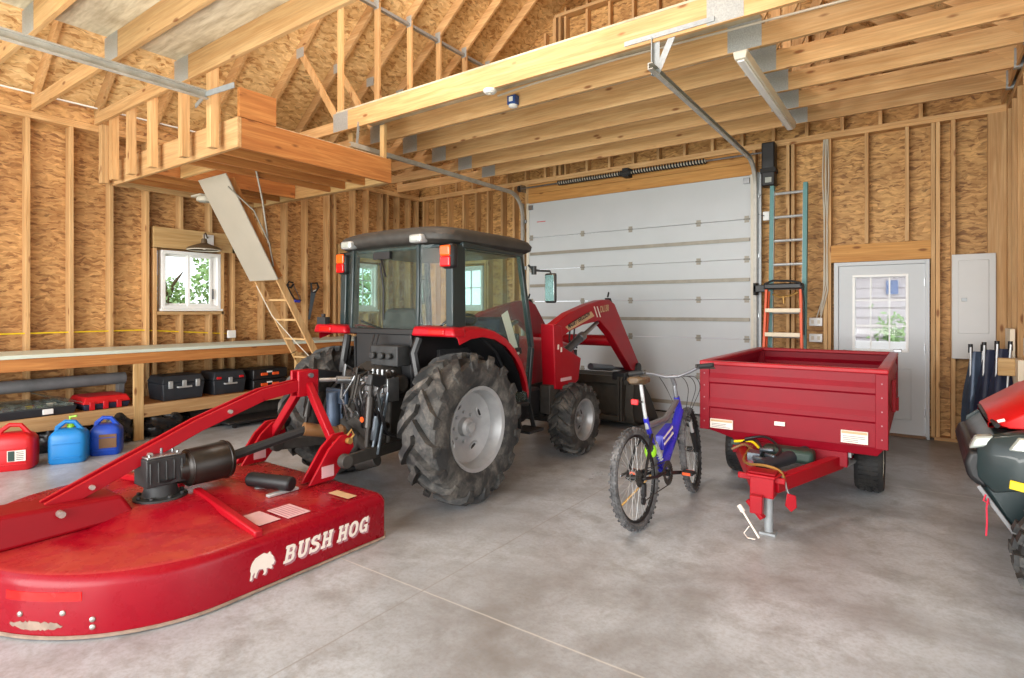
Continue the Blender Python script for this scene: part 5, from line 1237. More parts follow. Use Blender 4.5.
# ================================================================ rotary mower
MX0, MX1, MY1, MYc, RR = -4.88, -2.87, 2.62, 1.50, 1.005
MC = (MX0 + MX1) / 2
MW = thing('rotary_mower', 'big red rotary mower with rounded rear, parked behind the tractor', 'rotary mower', (MC, 1.6, 0))
def outline(inset=0, n=36):
    r = RR - inset
    pts = [V((MX1 - inset, MY1 - .06 - inset * .2, 0)), V((MX1 - inset - .06, MY1 - inset, 0)), V((MX0 + inset + .06, MY1 - inset, 0)), V((MX0 + inset, MY1 - .06 - inset * .2, 0))]
    for i in range(n + 1):
        a = PI + PI * i / n; pts.append(V((MC + r * math.cos(a), MYc + r * .80 * math.sin(a), 0)))
    return pts
rings = []
for ins, z in ((.012, .015), (.0, .02), (0, .235), (.012, .262), (.035, .283), (.058, .290)):
    rings.append([p + V((0, 0, z)) for p in outline(ins)])
inner = [[p + V((0, 0, z)) for p in outline(i)] for i, z in ((.012, .24), (.012, .015))]
m = MB(); vs = []
m.loft(rings, cap=False)
m.face([p + V((0, 0, .290)) for p in outline(.058)]); m.face([p + V((0, 0, .24)) for p in outline(.012)])
m.loft(inner, cap=False)
bmesh.ops.remove_doubles(m.bm, verts=m.bm.verts, dist=.0005)
m.build('deck', 'deck_red', MW, smooth=50)
# dome under the gearbox with curved sides
rings = []
for r, z in ((.56, .288), (.50, .30), (.40, .325), (.30, .34), (.20, .343)):
    rings.append([V((MC + r * math.cos(a) * 1.1, 1.72 + r * math.sin(a) * .95, z)) for a in [2 * PI * i / 40 for i in range(40)]])
m = MB(); m.loft(rings); m.build('deck_dome', 'deck_red', MW, smooth=50)
# ribs across the deck
m = MB(); m.bar((MC + .1, 1.80, .345), (MX1 - .03, 1.71, .295), .05, .045); m.bar((MC - .1, 1.80, .345), (MX0 + .03, 1.71, .295), .05, .045); m.build_each('deck_rib', 'red', MW, bevel=.01)
# tail beam running out behind
m = MB(); m.hexa([(MC - .22, .35, .29), (MC + .16, .35, .29), (MC + .12, 1.46, .29), (MC - .17, 1.46, .29)], [(MC - .17, .35, .49), (MC + .10, .35, .49), (MC + .10, 1.38, .43), (MC - .14, 1.38, .43)]); m.build('tail_beam', 'red_dark', MW, bevel=.02, seg=3)
m = MB(); m.bar((MC - .03, .36, .42), (MC - .03, -.10, .40), .12, .10); m.bar((MC - .03, -.06, .42), (MC - .03, -.22, .24), .16, .05, (0, 1, 0)); m.build('tail_fork', 'red_dark', MW, bevel=.01)
m = MB(); m.lathe([(-.08, .06), (-.085, .12), (-.05, .17), (.05, .17), (.085, .12), (.08, .06)], (MC - .03, -.26, .172), (1, 0, 0), 24); m.build('tail_wheel', 'rubber', MW)
# gearbox
gx, gy = MC + .02, 1.62
m = MB(); m.lathe([(0, .15), (.02, .15), (.022, .10), (.10, .085), (.13, .11)], (gx, gy, .335), (0, 0, 1), 20)
m.box(gx - .09, gx + .09, gy - .115, gy + .11, .43, .60)
for k in range(5): m.box(gx + .085, gx + .098, gy - .10 + k * .045, gy - .088 + k * .045, .45, .58)
for k in range(8): m.cyl((gx + .125 * math.cos(k * PI / 4), gy + .125 * math.sin(k * PI / 4), .35), (gx + .125 * math.cos(k * PI / 4), gy + .125 * math.sin(k * PI / 4), .372), .014, n=6)
gb = m.build('gearbox', 'cast', MW, bevel=.014)
m = MB(); m.box(gx - .085, gx + .085, gy - .11, gy + .09, .60, .615)
m.build('gearbox_cover', 'steel', gb, bevel=.006)
m = MB()
for dx in (-.068, 0, .068):
    for dy in (-.09, .07): m.cyl((gx + dx, gy + dy, .615), (gx + dx, gy + dy, .628), .010, n=6)
m.cyl((gx, gy, .615), (gx, gy, .645), .014, n=10); m.build_each('bolt', 'steel', gb)
m = MB(); m.lathe([(-.05, 0), (-.05, .085), (.0, .09), (.01, .106), (.03, .118), (.26, .124), (.28, .12), (.285, .06), (.285, 0)], (gx + .02, gy + .13, .49), (.04, 1, .03), 32); m.build('clutch_shield', 'grease', MW, bevel=.004)
m = MB(); m.tube([(gx + .02 + .114 * math.cos(a), gy + .15, .49 + .114 * math.sin(a)) for a in [2 * PI * i / 24 for i in range(24)]], .006, 6, closed=True); m.tube([(gx + .031 + .124 * math.cos(a), gy + .38, .498 + .124 * math.sin(a)) for a in [2 * PI * i / 24 for i in range(24)]], .006, 6, closed=True); m.build_each('clamp_ring', 'grease', MW)
m = MB(); m.cyl((gx + .033, gy + .39, .50), (MC + .10, 2.60, .60), .034, .034, 8); m.build('driveshaft', 'black_matte', MW, smooth=0)
m = MB(); m.cyl((MC + .10, 2.58, .61), (MC + .18, 2.86, .54), .050, .045, 18); m.lathe([(0, .05), (.03, .065), (.06, .055)], (MC + .17, 2.82, .55), (.2, 1, -.2), 18); m.build('driveshaft_cover', 'hose_brown', MW)
# manual canister
m = MB(); m.cyl((MC + .16, 2.12, .355), (MC + .50, 2.22, .355), .048, n=18); cn = m.build('manual_canister', 'black', MW, bevel=.012)
m = MB(); m.box(MC + .22, MC + .26, 2.05, 2.28, .291, .309); m.box(MC + .42, MC + .46, 2.08, 2.30, .291, .309); m.build_each('canister_bracket', 'alu', MW, bevel=.004)
m = MB()
for k, (u, v, w) in enumerate(((.34, .3, .05), (.42, .5, .07), (.40, .1, .04), (.46, .7, .05), (.38, .75, .06))): 
    c = V((MC + u, 2.13 + (u - .16) * .29, .355)) + V((.0, -.048 * math.cos(v), .048 * math.sin(v))); m.cbox(c, (w, .004, .008), Matrix.Rotation(.28, 3, 'Z'))
m.build('gold_print', 'gold', cn, smooth=0)
# A-frame
ax, ay, az = MC - .02, 2.68, .93
for s in (1, -1):
    fx = MC + s * .43
    m = MB(); m.bar((ax + s * .03, ay, az), (fx - s * .03, 2.64, .50), .055, .06); m.bar((fx - s * .03, 2.64, .50), (fx, 2.50, .34), .055, .06); m.build('a_frame_leg', 'red', MW, bevel=.008)
    m = MB()
    for dx in (-.045, .045):
        m.prism([(fx + dx - .01, 2.36, .30), (fx + dx - .01, 2.56, .30), (fx + dx - .01, 2.74, .50), (fx + dx - .01, 2.72, .60), (fx + dx - .01, 2.62, .60), (fx + dx - .01, 2.52, .52)], (.02, 0, 0))
    br = m.build('hitch_bracket', 'red', MW, bevel=.005)
    m = MB(); m.cyl((fx - .09, 2.68, .555), (fx + .09, 2.68, .555), .022, n=12); m.tube([(fx + .07, 2.68, .55), (fx + .10, 2.70, .60), (fx + .10, 2.68, .64), (fx + .08, 2.66, .60)], .008, 6); m.build('hitch_pin', 'gold', br)
    m = MB(); m.box(fx + s * .0 + .055, fx + .058, 2.46, 2.56, .33, .41); m.build('decal', 'decal_pink', br, smooth=0)
m = MB(); m.box(ax - .055, ax - .03, ay - .10, ay + .08, .84, 1.04); m.box(ax + .03, ax + .055, ay - .10, ay + .08, .84, 1.04); m.bar((ax - .05, ay, .90), (ax + .05, ay, .90), .10, .08); m.build('mast_plate', 'red', MW, bevel=.008)
m = MB(); m.cyl((ax - .08, ay, 1.0), (ax + .08, ay, 1.0), .018, n=10); m.tube([(ax - .09, ay, 1.0), (ax - .14, ay - .02, .96), (ax - .16, ay + .03, .92), (ax - .12, ay + .05, .98)], .007, 6); m.build('top_pin', 'steel', MW)
# paired lift straps from the mast down to the tail beam
for dx in (-.055, .02):
    pts = [V((ax + dx + .02, ay - .04, .935)), V((MC + dx, 2.30, .89)), V((MC + dx, 1.85, .745)), V((MC + dx, 1.06, .42))]
    m = MB()
    for a, b in zip(pts, pts[1:]): m.bar(a, b + (b - a).normalized() * .008, .022, .085)
    m.build('lift_strap', 'red', MW, bevel=.004, smooth=0)
m = MB()
for y, z in ((1.55, .618), (1.25, .495), (2.05, .81)): m.cyl((MC - .075, y, z), (MC + .055, y, z), .014, n=8)
m.cyl((MC - .19, 1.08, .41), (MC + .15, 1.08, .41), .018, n=10); m.build_each('bolt', 'bolt', MW)
# bolts and reflector on the skirt
def sk(a, z, d=0): return V((MC + (RR + d) * math.cos(a), MYc + (RR * .8 + d) * math.sin(a), z))
a0 = [math.atan2((p[1] - MYc) / .8, p[0] - MC) for p in ((-3.46, .79), (-3.2, .86), (-2.97, 1.1))]
m = MB()
for a, z in ((-1.30, .105), (-1.22, .105), (-1.02, .115), (-.80, .125), (-.66, .09), (-.66, .055)):
    m.lathe([(0, .013), (.006, .012), (.010, .006), (.011, 0)], sk(a, z), (math.cos(a), math.sin(a), 0), 10)
m.build_each('bolt', 'bolt', MW)
m = MB(); rows = [[sk(a, z, .001) for z in (.178, .181, .215, .218)] for a in [-1.10 + .03 * i for i in range(14)]]
m.sheet(rows, (.001, -.002, 0)); m.build('reflector', 'reflector', MW, smooth=0)
m = MB(); rj = random.Random(8); rows = [[sk(-1.08 + .28 * u, .066 - .020 * math.sqrt(math.sin(PI * u) + .001) + rj.uniform(-.004, .004), .001), sk(-1.08 + .28 * u, .066 + .017 * math.sqrt(math.sin(PI * u) + .001) + rj.uniform(-.006, .006), .001)] for u in [i / 28 for i in range(29)]]
m.sheet(rows, (.0005, -.001, 0)); m.build('scrape', 'deck_scrape', MW, smooth=0)
m = MB(); pl = [p + V((0, 0, .012)) for p in outline(-.004)]; m.tube(pl, .009, 6, closed=True); m.build('skid_edge', 'deck_scrape', MW)
# decals on top
m = MB()
for (x, y, w, h) in ((-3.12, 1.84, .22, .13), (-3.09, 2.01, .22, .15)): m.box(x - w / 2, x + w / 2, y - h / 2, y + h / 2, .2955, .2972)
d_ = m.build_each('warning_decal', 'decal_pink', MW, smooth=0)[1]
m = MB()
for r_ in range(6):
    m.box(-3.19, -3.0, 1.945 + r_ * .022, 1.953 + r_ * .022, .297, .2978)
m.build('decal_print', 'decal_shade', d_, smooth=0)
m = MB(); m.box(-3.18, -2.98, 2.36, 2.43, .2955, .2972); m.build('warning_strip', 'stripe', MW, smooth=0)
# BUSH HOG lettering and the boar mark on the right skirt (heavy slanted slab letters with a drop shade)
SX = MX1 + .001
def slab(ch):
    """strokes as quads in a 0..1 x 0..1 box"""
    t = .24; s = .12
    def R_(a, b, c, d): return [(a, c), (b, c), (b, d), (a, d)]
    D_ = {
     'B': [R_(0, .62, 0, .17), R_(0, .62, .83, 1), R_(.10, .36, .1, .9), R_(.3, .66, .43, .58), [(.56, 0), (.84, .08), (.92, .25), (.84, .5), (.62, .5), (.66, .36), (.62, .17)], [(.56, 1), (.80, .93), (.87, .75), (.8, .5), (.58, .5), (.63, .66), (.58, .83)]],
     'U': [R_(0, .44, .83, 1), R_(.58, 1, .83, 1), R_(.08, .36, .25, .9), R_(.64, .90, .25, .9), [(.08, .27), (.2, .06), (.38, 0), (.60, 0), (.80, .08), (.90, .27), (.64, .3), (.56, .18), (.42, .18), (.36, .3)]],
     'S': [[(.02, 0), (.18, 0), (.26, .17), (.22, .36), (.02, .36)], [(.18, .04), (.5, 0), (.5, .18), (.26, .2)], [(.5, 0), (.76, .04), (.93, .18), (.66, .28), (.5, .18)], [(.93, .18), (.92, .38), (.78, .52), (.58, .42), (.66, .28)], [(.78, .52), (.34, .66), (.16, .52), (.58, .40)], [(.16, .52), (.34, .66), (.34, .74), (.06, .82), (.05, .64)], [(.06, .82), (.34, .74), (.48, .82), (.46, 1), (.2, .97)], [(.46, 1), (.48, .82), (.64, .80), (.72, .95)], [(.66, .66), (.86, .66), (.86, 1), (.70, 1), (.62, .80)]],
     'H': [R_(0, .44, 0, .17), R_(0, .44, .83, 1), R_(.56, 1, 0, .17), R_(.56, 1, .83, 1), R_(.09, .35, .1, .9), R_(.65, .91, .1, .9), R_(.3, .7, .42, .58)],
     'O': [[(.5, 1), (.2, .92), (.03, .7), (.03, .3), (.2, .08), (.5, 0), (.5, .19), (.36, .24), (.30, .38), (.30, .62), (.36, .76), (.5, .81)], [(.5, 1), (.8, .92), (.97, .7), (.97, .3), (.8, .08), (.5, 0), (.5, .19), (.64, .24), (.70, .38), (.70, .62), (.64, .76), (.5, .81)]],
     'G': [[(.5, 1), (.2, .92), (.03, .7), (.03, .3), (.2, .08), (.5, 0), (.5, .19), (.36, .24), (.30, .38), (.30, .62), (.36, .76), (.5, .81)], [(.5, 1), (.66, .96), (.72, 1), (.9, 1), (.9, .62), (.70, .62), (.64, .76), (.5, .81)], [(.5, 0), (.68, .05), (.74, 0), (.94, 0), (.94, .5), (.52, .5), (.52, .36), (.66, .36), (.66, .24), (.5, .19)]],
    }
    return D_[ch]
def word(txt, y, z, w, h, gap, x, mat, name, shear=.22, rise=0.0):
    m = MB()
    for ch in txt:
        if ch != ' ':
            for kp, poly in enumerate(slab(ch)):
                pts = [(x + .00012 * kp, y + w * u + shear * h * v, z + h * v + rise * (y + w * u)) for u, v in poly]
                f0 = [m._v(p) for p in pts]; f = m.bm.faces.new(f0); f.normal_update()
                bmesh.ops.triangulate(m.bm, faces=[f])
        y += (w + gap) if ch != ' ' else w * .45
    return m.build(name, mat, MW, smooth=0)
word('BUSH HOG', 1.842, .084, .072, .094, .009, SX + .0006, 'decal_shade', 'letter_shade')
word('BUSH HOG', 1.830, .097, .072, .094, .009, SX + .0016, 'decal', 'lettering')
boar = [(0, .02), (.05, .0), (.11, .05), (.10, .16), (.18, .30), (.20, .22), (.16, .08), (.24, .06), (.28, .22), (.36, .34), (.52, .30), (.56, .16), (.50, .06), (.60, .05), (.66, .14), (.66, .28), (.74, .26), (.84, .18), (.90, .22), (.86, .34), (.94, .34), (1.0, .46), (.96, .54), (.92, .70), (.84, .78), (.80, .92), (.68, .86), (.56, .94), (.40, .90), (.22, .84), (.10, .70), (.04, .56), (.02, .40), (.05, .30), (.03, .16)]
def boar_at(y, z, w, h, x, mat, name):
    m = MB(); f = m.bm.faces.new([m._v((x, y + w * u, z + h * v)) for u, v in boar]); f.normal_update(); bmesh.ops.triangulate(m.bm, faces=[f]); return m.build(name, mat, MW, smooth=0)
boar_at(1.645, .068, .145, .132, SX + .0006, 'decal_shade', 'boar_shade'); boar_at(1.637, .076, .145, .132, SX + .0016, 'decal', 'boar_mark')

# ================================================================ dump trailer
T = thing('utility_trailer', 'red steel dump trailer with ribbed sides before the entry door', 'trailer', (-.86, 5.6, 0))
tx0, tx1, ty0, ty1, tz0, tz1 = -1.50, -.205, 4.86, 6.95, .515, 1.08
def tp(name, mat, *boxes, bev=.004, par=None):
    m = MB()
    for b in boxes: m.box(*b)
    return m.build(name, mat, par or T, bevel=bev, smooth=0)
def ribbed(name, p0, p1, inward, z0, z1, ribs):
    """pressed panel from p0 to p1, ribs stand out on the outer side"""
    p0, p1, n = V(p0), V(p1), V(inward)
    prof = [(z0, 0)]
    for a, b in ribs: prof += [(a - .015, 0), (a, -.014), (b, -.014), (b + .04, 0)]
    prof += [(z1, 0)]
    m = MB(); loop = lambda p: [p + n * d + V((0, 0, z)) for z, d in prof] + [p + n * (d + .012) + V((0, 0, z)) for z, d in prof[::-1]]
    m.hexa(loop(p0), loop(p1)) if 0 else None
    a, b = loop(p0), loop(p1); va = [m._v(q) for q in a]; vb = [m._v(q) for q in b]; k = len(va)
    for i in range(k): m.bm.faces.new((va[i], va[(i + 1) % k], vb[(i + 1) % k], vb[i]))
    h = len(prof)
    for vv in (va, vb):
        for i in range(h - 1): m.bm.faces.new((vv[i], vv[i + 1], vv[k - 2 - i], vv[k - 1 - i]))
    return m.build(name, 'red_trailer', T, smooth=0)
ribs = [(.70, .735), (.905, .94)]
ribbed('front_panel', (tx0 + .06, ty0, 0), (tx1 - .06, ty0, 0), (0, 1, 0), tz0, tz1 - .02, ribs)
ribbed('tailgate', (tx0 + .06, ty1, 0), (tx1 - .06, ty1, 0), (0, -1, 0), tz0, tz1 - .02, ribs)
ribbed('side_panel', (tx0, ty0, 0), (tx0, ty1, 0), (1, 0, 0), tz0, tz1 - .02, ribs)
ribbed('side_panel', (tx1, ty0, 0), (tx1, ty1, 0), (-1, 0, 0), tz0, tz1 - .02, ribs)
tp('rim', 'red', (tx0 - .02, tx1 + .02, ty0 - .02, ty0 + .05, tz1 - .035, tz1), bev=.008)
tp('rim', 'red', (tx0 - .02, tx1 + .02, ty1 - .05, ty1 + .02, tz1 - .035, tz1), bev=.008)
tp('side_rim', 'red', (tx0 - .02, tx0 + .05, ty0 + .051, ty1 - .051, tz1 - .034, tz1 + .002), bev=.008)
tp('side_rim', 'red', (tx1 - .05, tx1 + .02, ty0 + .051, ty1 - .051, tz1 - .034, tz1 + .002), bev=.008)
for x in (tx0, tx1):
    for y in (ty0, ty1): 
        tp('corner_post', 'red_trailer', (x - .018 if x == tx0 else x - .06, x + .06 if x == tx0 else x + .018, y - .015 if y == ty0 else y - .04, y + .04 if y == ty0 else y + .015, tz0 - .01, tz1 - .036))
m = MB()
for x in (tx0 + .02, tx1 - .02):
    for k in range(5): m.lathe([(0, .006), (-.004, .005), (-.005, 0)], (x, ty0 - .015, tz0 + .06 + k * .1), (0, 1, 0), 8)
m.build_each('bolt', 'decal_shade', T)
m = MB(); m.prism([(tx0, ty0 + .01, tz0), (tx1, ty0 + .01, tz0), (tx1 - .05, ty0 + .03, tz0 - .07), (tx0 + .25, ty0 + .03, tz0 - .07)], (0, ty1 - ty0 - .04, 0)); m.build('floor_pan', 'red_trailer', T, bevel=.006)
tp('latch_hook', 'red_dark', (tx1 + .02, tx1 + .045, 5.4, 5.5, .70, .95), (tx1 + .02, tx1 + .04, 6.3, 6.4, .58, .70))
tp('tailgate_pin', 'steel', (tx1 - .02, tx1 + .05, ty1 - .06, ty1 + .03, tz1, tz1 + .03))
# subframe, axle, A-shaped tongue
m = MB()
for x in (-1.22, -.52): m.box(x - .04, x + .04, 4.92, 6.7, .36, .445)
m.box(-1.26, -.44, 4.88, 4.97, .335, .45); m.box(-1.26, -.44, 6.5, 6.58, .36, .44); m.build('subframe', 'red_trailer', T, bevel=.006)
for x in (-1.22, -.50):
    m = MB(); m.bar((x, 4.95, .36), (-.86 + (.06 if x > -.86 else -.06), 4.14, .33), .065, .10); m.build('tongue_rail', 'red', T, bevel=.006)
m = MB(); m.prism([(-1.0, 4.26, .385), (-.74, 4.26, .385), (-.78, 4.05, .385), (-.96, 4.05, .385)], (0, 0, .018)); m.box(-.94, -.79, 4.07, 4.20, .25, .385); m.box(-1.03, -.73, 4.12, 4.15, .345, .384); hb = m.build('hitch_head', 'red', T, bevel=.006)
m = MB(); m.box(-.95, -.78, 4.07, 4.20, .404, .418); m.build('wood_block', 'red_dark', T, bevel=.004)
m = MB(); m.box(-.93, -.85, 4.02, 4.08, .15, .27); m.bar((-.95, 4.08, .22), (-.85, 4.05, .12), .05, .03); m.build('clevis', 'red', hb, bevel=.006)
m = MB(); m.cyl((-.835, 4.14, .28), (-.835, 4.14, .012), .028, n=16); m.box(-.885, -.785, 4.09, 4.19, .0, .014); m.cyl((-.835, 4.14, .36), (-.835, 4.14, .24), .04, n=16); m.build('jack_stand', 'galv', T)
m = MB(); m.cyl((-.985, 4.03, .165), (-.85, 3.93, .03), .007, n=8); m.cyl((-1.0, 4.04, .18), (-.97, 4.02, .15), .016, n=8); m.tube([(-.92, 3.97, .08), (-.95, 3.96, .03), (-.92, 3.93, .015), (-.87, 3.92, .02)], .0035, 5); m.build('hitch_pin', 'decal', T)
m = MB(); m.prism([(-.715, 4.10, .30), (-.665, 4.12, .285), (-.66, 4.12, .21), (-.69, 4.10, .18), (-.725, 4.09, .22)], (0, .012, 0)); m.build('safety_tab', 'red', T, bevel=.003)
m = MB(); m.tube([(-.76, 4.16, .39), (-.73, 4.14, .36), (-.72, 4.12, .32), (-.70, 4.11, .28)], .006, 6); m.build('chain', 'steel', T)
# hydraulics in the tongue
m = MB(); m.cyl((-.93, 4.36, .385), (-.72, 4.88, .41), .05, n=18); m.build('hydraulic_cylinder', 'tool_black', T)
m = MB(); m.box(-1.0, -.64, 4.68, 4.84, .36, .46); m.build('pump_cover', 'green_trim', T, bevel=.03)
m = MB(); m.box(-1.05, -.96, 4.46, 4.58, .37, .45); m.cyl((-1.0, 4.44, .42), (-.92, 4.41, .42), .018, n=10); m.cyl((-.93, 4.50, .44), (-.86, 4.47, .44), .015, n=10); m.cyl((-.98, 4.56, .46), (-.88, 4.54, .47), .016, n=10); m.build('valve', 'cyl', T, bevel=.006)
for pts, mm in (([(-1.10, 4.82, .42), (-1.08, 4.5, .39), (-1.0, 4.30, .405), (-.88, 4.22, .43), (-.78, 4.20, .415), (-.74, 4.17, .36)], 'gold'), ([(-1.18, 4.84, .44), (-1.05, 4.76, .48), (-.96, 4.58, .44), (-.93, 4.52, .44)], 'black'), ([(-1.22, 4.7, .40), (-1.12, 4.70, .45), (-1.0, 4.54, .43)], 'hose_brown'), ([(-1.16, 4.87, .46), (-1.0, 4.84, .50), (-.86, 4.66, .46), (-.86, 4.48, .44)], 'black'), ([(-1.24, 4.86, .43), (-1.10, 4.80, .46), (-1.02, 4.70, .44)], 'yellow')):
    m = MB(); m.tube(curve(pts, 5), .010, 7); m.build('hose', mm, T)
tp('lamp_wire', 'green_trim', (-1.27, -1.20, 4.865, 4.89, .40, .44), bev=.003)
# axle and wheels
m = MB(); m.cyl((-1.42, 5.62, .24), (-.30, 5.62, .24), .035, n=12); m.box(-1.25, -1.19, 5.56, 5.68, .24, .37); m.box(-.55, -.49, 5.56, 5.68, .24, .37); m.build('axle', 'red_trailer', T, bevel=.004)
for x, s in ((-1.36, -1), (-.345, 1)):
    m = MB(); m.lathe([(-.085, .15), (-.10, .18), (-.10, .22), (-.075, .238), (0, .24), (.075, .238), (.10, .22), (.10, .18), (.085, .15)], (x, 5.62, .24), (1, 0, 0), 36)
    for k in range(40):
        a = 2 * PI * k / 40
        for q in (-.05, 0, .05): m.cbox(V((x + q, 5.62 + .238 * math.cos(a), .24 + .238 * math.sin(a))), (.035, .022, .012), Matrix.Rotation(a - PI / 2, 3, 'X'))
    ty = m.build('tyre', 'rubber_clean', T)
    m = MB(); m.lathe([(-.09, .155), (-.07, .145), (s * .02, .13), (s * .03, .07), (s * .05, .05), (s * .09, .04), (s * .10, 0)], (x, 5.62, .24), (1, 0, 0), 28); m.lathe([(.07, .145), (.09, .155)], (x, 5.62, .24), (1, 0, 0), 28); m.build('rim', 'off_white', ty)
m = MB(); m.cyl((-.50, 5.0, .36), (-.44, 4.99, .36), .03, n=10); m.cyl((-.46, 5.0, .33), (-.44, 5.5, .26), .02, n=10); m.box(-.50, -.42, 4.93, 5.0, .40, .46); m.build('side_hinge', 'galv', T, bevel=.004)
# decals
def tdecal(x0, x1, z0, z1, hd, seed):
    m = MB(); m.box(x0, x1, ty0 - .0195, ty0 - .0175 if 0 else ty0 + .0, z0, z1); d = m.build('decal', 'decal', T, smooth=0)
    m = MB()
    if hd: m.box(x0 + .004, x1 - .004, ty0 - .0205, ty0 - .0192, z1 - .022, z1 - .004)
    if hd: m.build('decal_heading', 'stripe', d, smooth=0); m = MB()
    rr = random.Random(seed); n = int((z1 - z0 - .03) / .013)
    for k in range(n): m.box(x0 + .012, x1 - .012 - rr.random() * .05, ty0 - .0205, ty0 - .0192, z0 + .008 + k * .013, z0 + .013 + k * .013)
    m.build('decal_print', 'pipe_grey', d, smooth=0)
tdecal(-1.43, -1.25, .525, .60, True, 1); tdecal(-.48, -.31, .53, .62, True, 2); tdecal(-.935, -.86, .60, .63, False, 3)
m = MB(); m.box(-.94, -.80, 4.862, 4.88, .40, .44); m.build('data_plate', 'steel', T, bevel=.003)

# ================================================================ mountain bicycle
BK = thing('mountain_bike', 'blue mountain bike on its kickstand between the tractor and the red trailer', 'bicycle', (-1.6, 3.8, 0))
lean = math.radians(6); bo = V((-1.565, 3.70, 0))   # rear contact ; heading +y, leaning toward -x
hd = math.radians(-2.0)
def bp(f, u, s=0):     # forward, up, sideways(+x)
    p = V((s, f, u)); p = Matrix.Rotation(-lean, 3, 'Y') @ p; return Matrix.Rotation(hd, 3, 'Z') @ p + bo
def bdir(f, u, s=0): return bp(f, u, s) - bp(0, 0, 0)
R_ = .345; WBk = 1.05
def bike_wheel(f, steer=0):
    def q(r, a, s):
        p = V((s, r * math.cos(a), r * math.sin(a))); p = Matrix.Rotation(steer, 3, 'Z') @ p
        return bp(f + p.y, R_ + p.z, p.x)
    n = 48; m = MB(); rings = []
    for i in range(n):
        a = 2 * PI * i / n; rings.append([q(R_ - .028 + .028 * math.cos(t), a, .026 * math.sin(t)) for t in [2 * PI * k / 8 for k in range(8)]])
    vs = [[m._v(p) for p in r] for r in rings]
    for i in range(n):
        A, Bq = vs[i], vs[(i + 1) % n]
        for k in range(8): m.bm.faces.new((A[k], A[(k + 1) % 8], Bq[(k + 1) % 8], Bq[k]))
    for i in range(44):
        a = 2 * PI * i / 44
        for s in (-.019, 0, .019):
            w = .008; da = .022; oo = (i % 2) * .07 if s == 0 else 0
            rr = R_ + (.004 if s == 0 else -.004); pts = [q(rr, a + oo - da, s - w), q(rr, a + oo + da, s - w), q(rr, a + oo + da, s + w), q(rr, a + oo - da, s + w)]
            m.hexa([q(rr - .012, a + oo - da, s - w), q(rr - .012, a + oo + da, s - w), q(rr - .012, a + oo + da, s + w), q(rr - .012, a + oo - da, s + w)], pts)
    ty = m.build('tyre', 'rubber_grey', BK, smooth=40)
    m = MB(); rings = []
    for i in range(n):
        a = 2 * PI * i / n; rings.append([q(r, a, s) for r, s in ((R_ - .05, -.013), (R_ - .05, .013), (R_ - .068, .009), (R_ - .068, -.009))])
    vs = [[m._v(p) for p in r] for r in rings]
    for i in range(n):
        A, Bq = vs[i], vs[(i + 1) % n]
        for k in range(4): m.bm.faces.new((A[k], A[(k + 1) % 4], Bq[(k + 1) % 4], Bq[k]))
    rim = m.build('rim', 'black', BK)
    m = MB()
    for i in range(32):
        a = 2 * PI * i / 32; s = .028 if i % 2 else -.028; o = .45 * (1 if (i // 2) % 2 else -1)
        m.cyl(q(R_ - .066, a, 0), q(.022, a + o * 2, s), .0013, n=4)
    m.build('spoke', 'alu', rim, smooth=0)
    m = MB(); m.cyl(q(0, 0, -.05), q(0, 0, .05), .022, n=14); m.cyl(q(0, 0, -.032), q(0, 0, -.028), .03, n=14); m.cyl(q(0, 0, .028), q(0, 0, .032), .03, n=14); m.cyl(q(0, 0, -.075), q(0, 0, .075), .008, n=8); m.build('hub', 'black', rim)
    return q
qr = bike_wheel(0, 0); STEER = math.radians(10); qf = bike_wheel(WBk, STEER)
def btube(pts, r, name, mat, n=10): m = MB(); m.tube(pts, r, n); return m.build(name, mat, BK)
bb_ = (.43, .29); headT, headB = (.86, .80), (.905, .67); seatc = (.27, .66)
btube([bp(*headT), bp(*headB)], .024, 'head_tube', 'bike_blue')
btube([bp(.895, .69), bp(.70, .50), bp(*bb_)], [.034, .036, .032], 'down_tube', 'bike_blue')
btube([bp(.868, .775), bp(.60, .66), bp(*seatc)], [.022, .024, .022], 'top_tube', 'bike_grey')
btube([bp(.25, .72), bp(.31, .56), bp(*bb_)], .02, 'seat_tube', 'bike_blue')
m = MB(); m.prism([bp(.45, .56, -.03), bp(.66, .62, -.03), bp(.60, .50, -.03), bp(.44, .45, -.03)], bdir(0, 0, .06)); fp = m.build('frame_plate', 'bike_blue', BK, bevel=.006)
m = MB()
for k in range(2): m.prism([bp(.46, .545 - k * .045, -.033), bp(.65, .60 - k * .045, -.033), bp(.65, .585 - k * .045, -.033), bp(.46, .53 - k * .045, -.033)], bdir(0, 0, .066))
m.build('stripe', 'decal', fp, smooth=0)
for s in (-1, 1):
    btube([bp(.0, R_, s * .066), bp(.20, .31, s * .06), bp(.40, .30, s * .045)], .012, 'chain_stay', 'black', 8)
    btube([bp(.0, R_, s * .066), bp(.16, .53, s * .055), bp(.27, .60, s * .03)], .010, 'seat_stay', 'black', 8)
m = MB(); m.cyl(bp(.33, .52), bp(.40, .40), .028, n=12)
pts = [bp(.33 + .07 * k / 60, .52 - .12 * k / 60) + Matrix.Rotation(0, 3, 'Z') @ V((.034 * math.cos(k * .63), .034 * math.sin(k * .63) * .6, .02 * math.sin(k * .63))) for k in range(61)]
m.tube(pts, .006, 5); m.build('shock', 'alu', BK)
m = MB(); m.ball(bp(.30, .47, -.01), .055, (.8, .8, 1.1)); m.build('tail_reflector', 'lime', BK)
btube([bp(.262, .64), bp(.24, .80), bp(.225, .985)], .014, 'seat_post', 'alu', 10)
rings = []
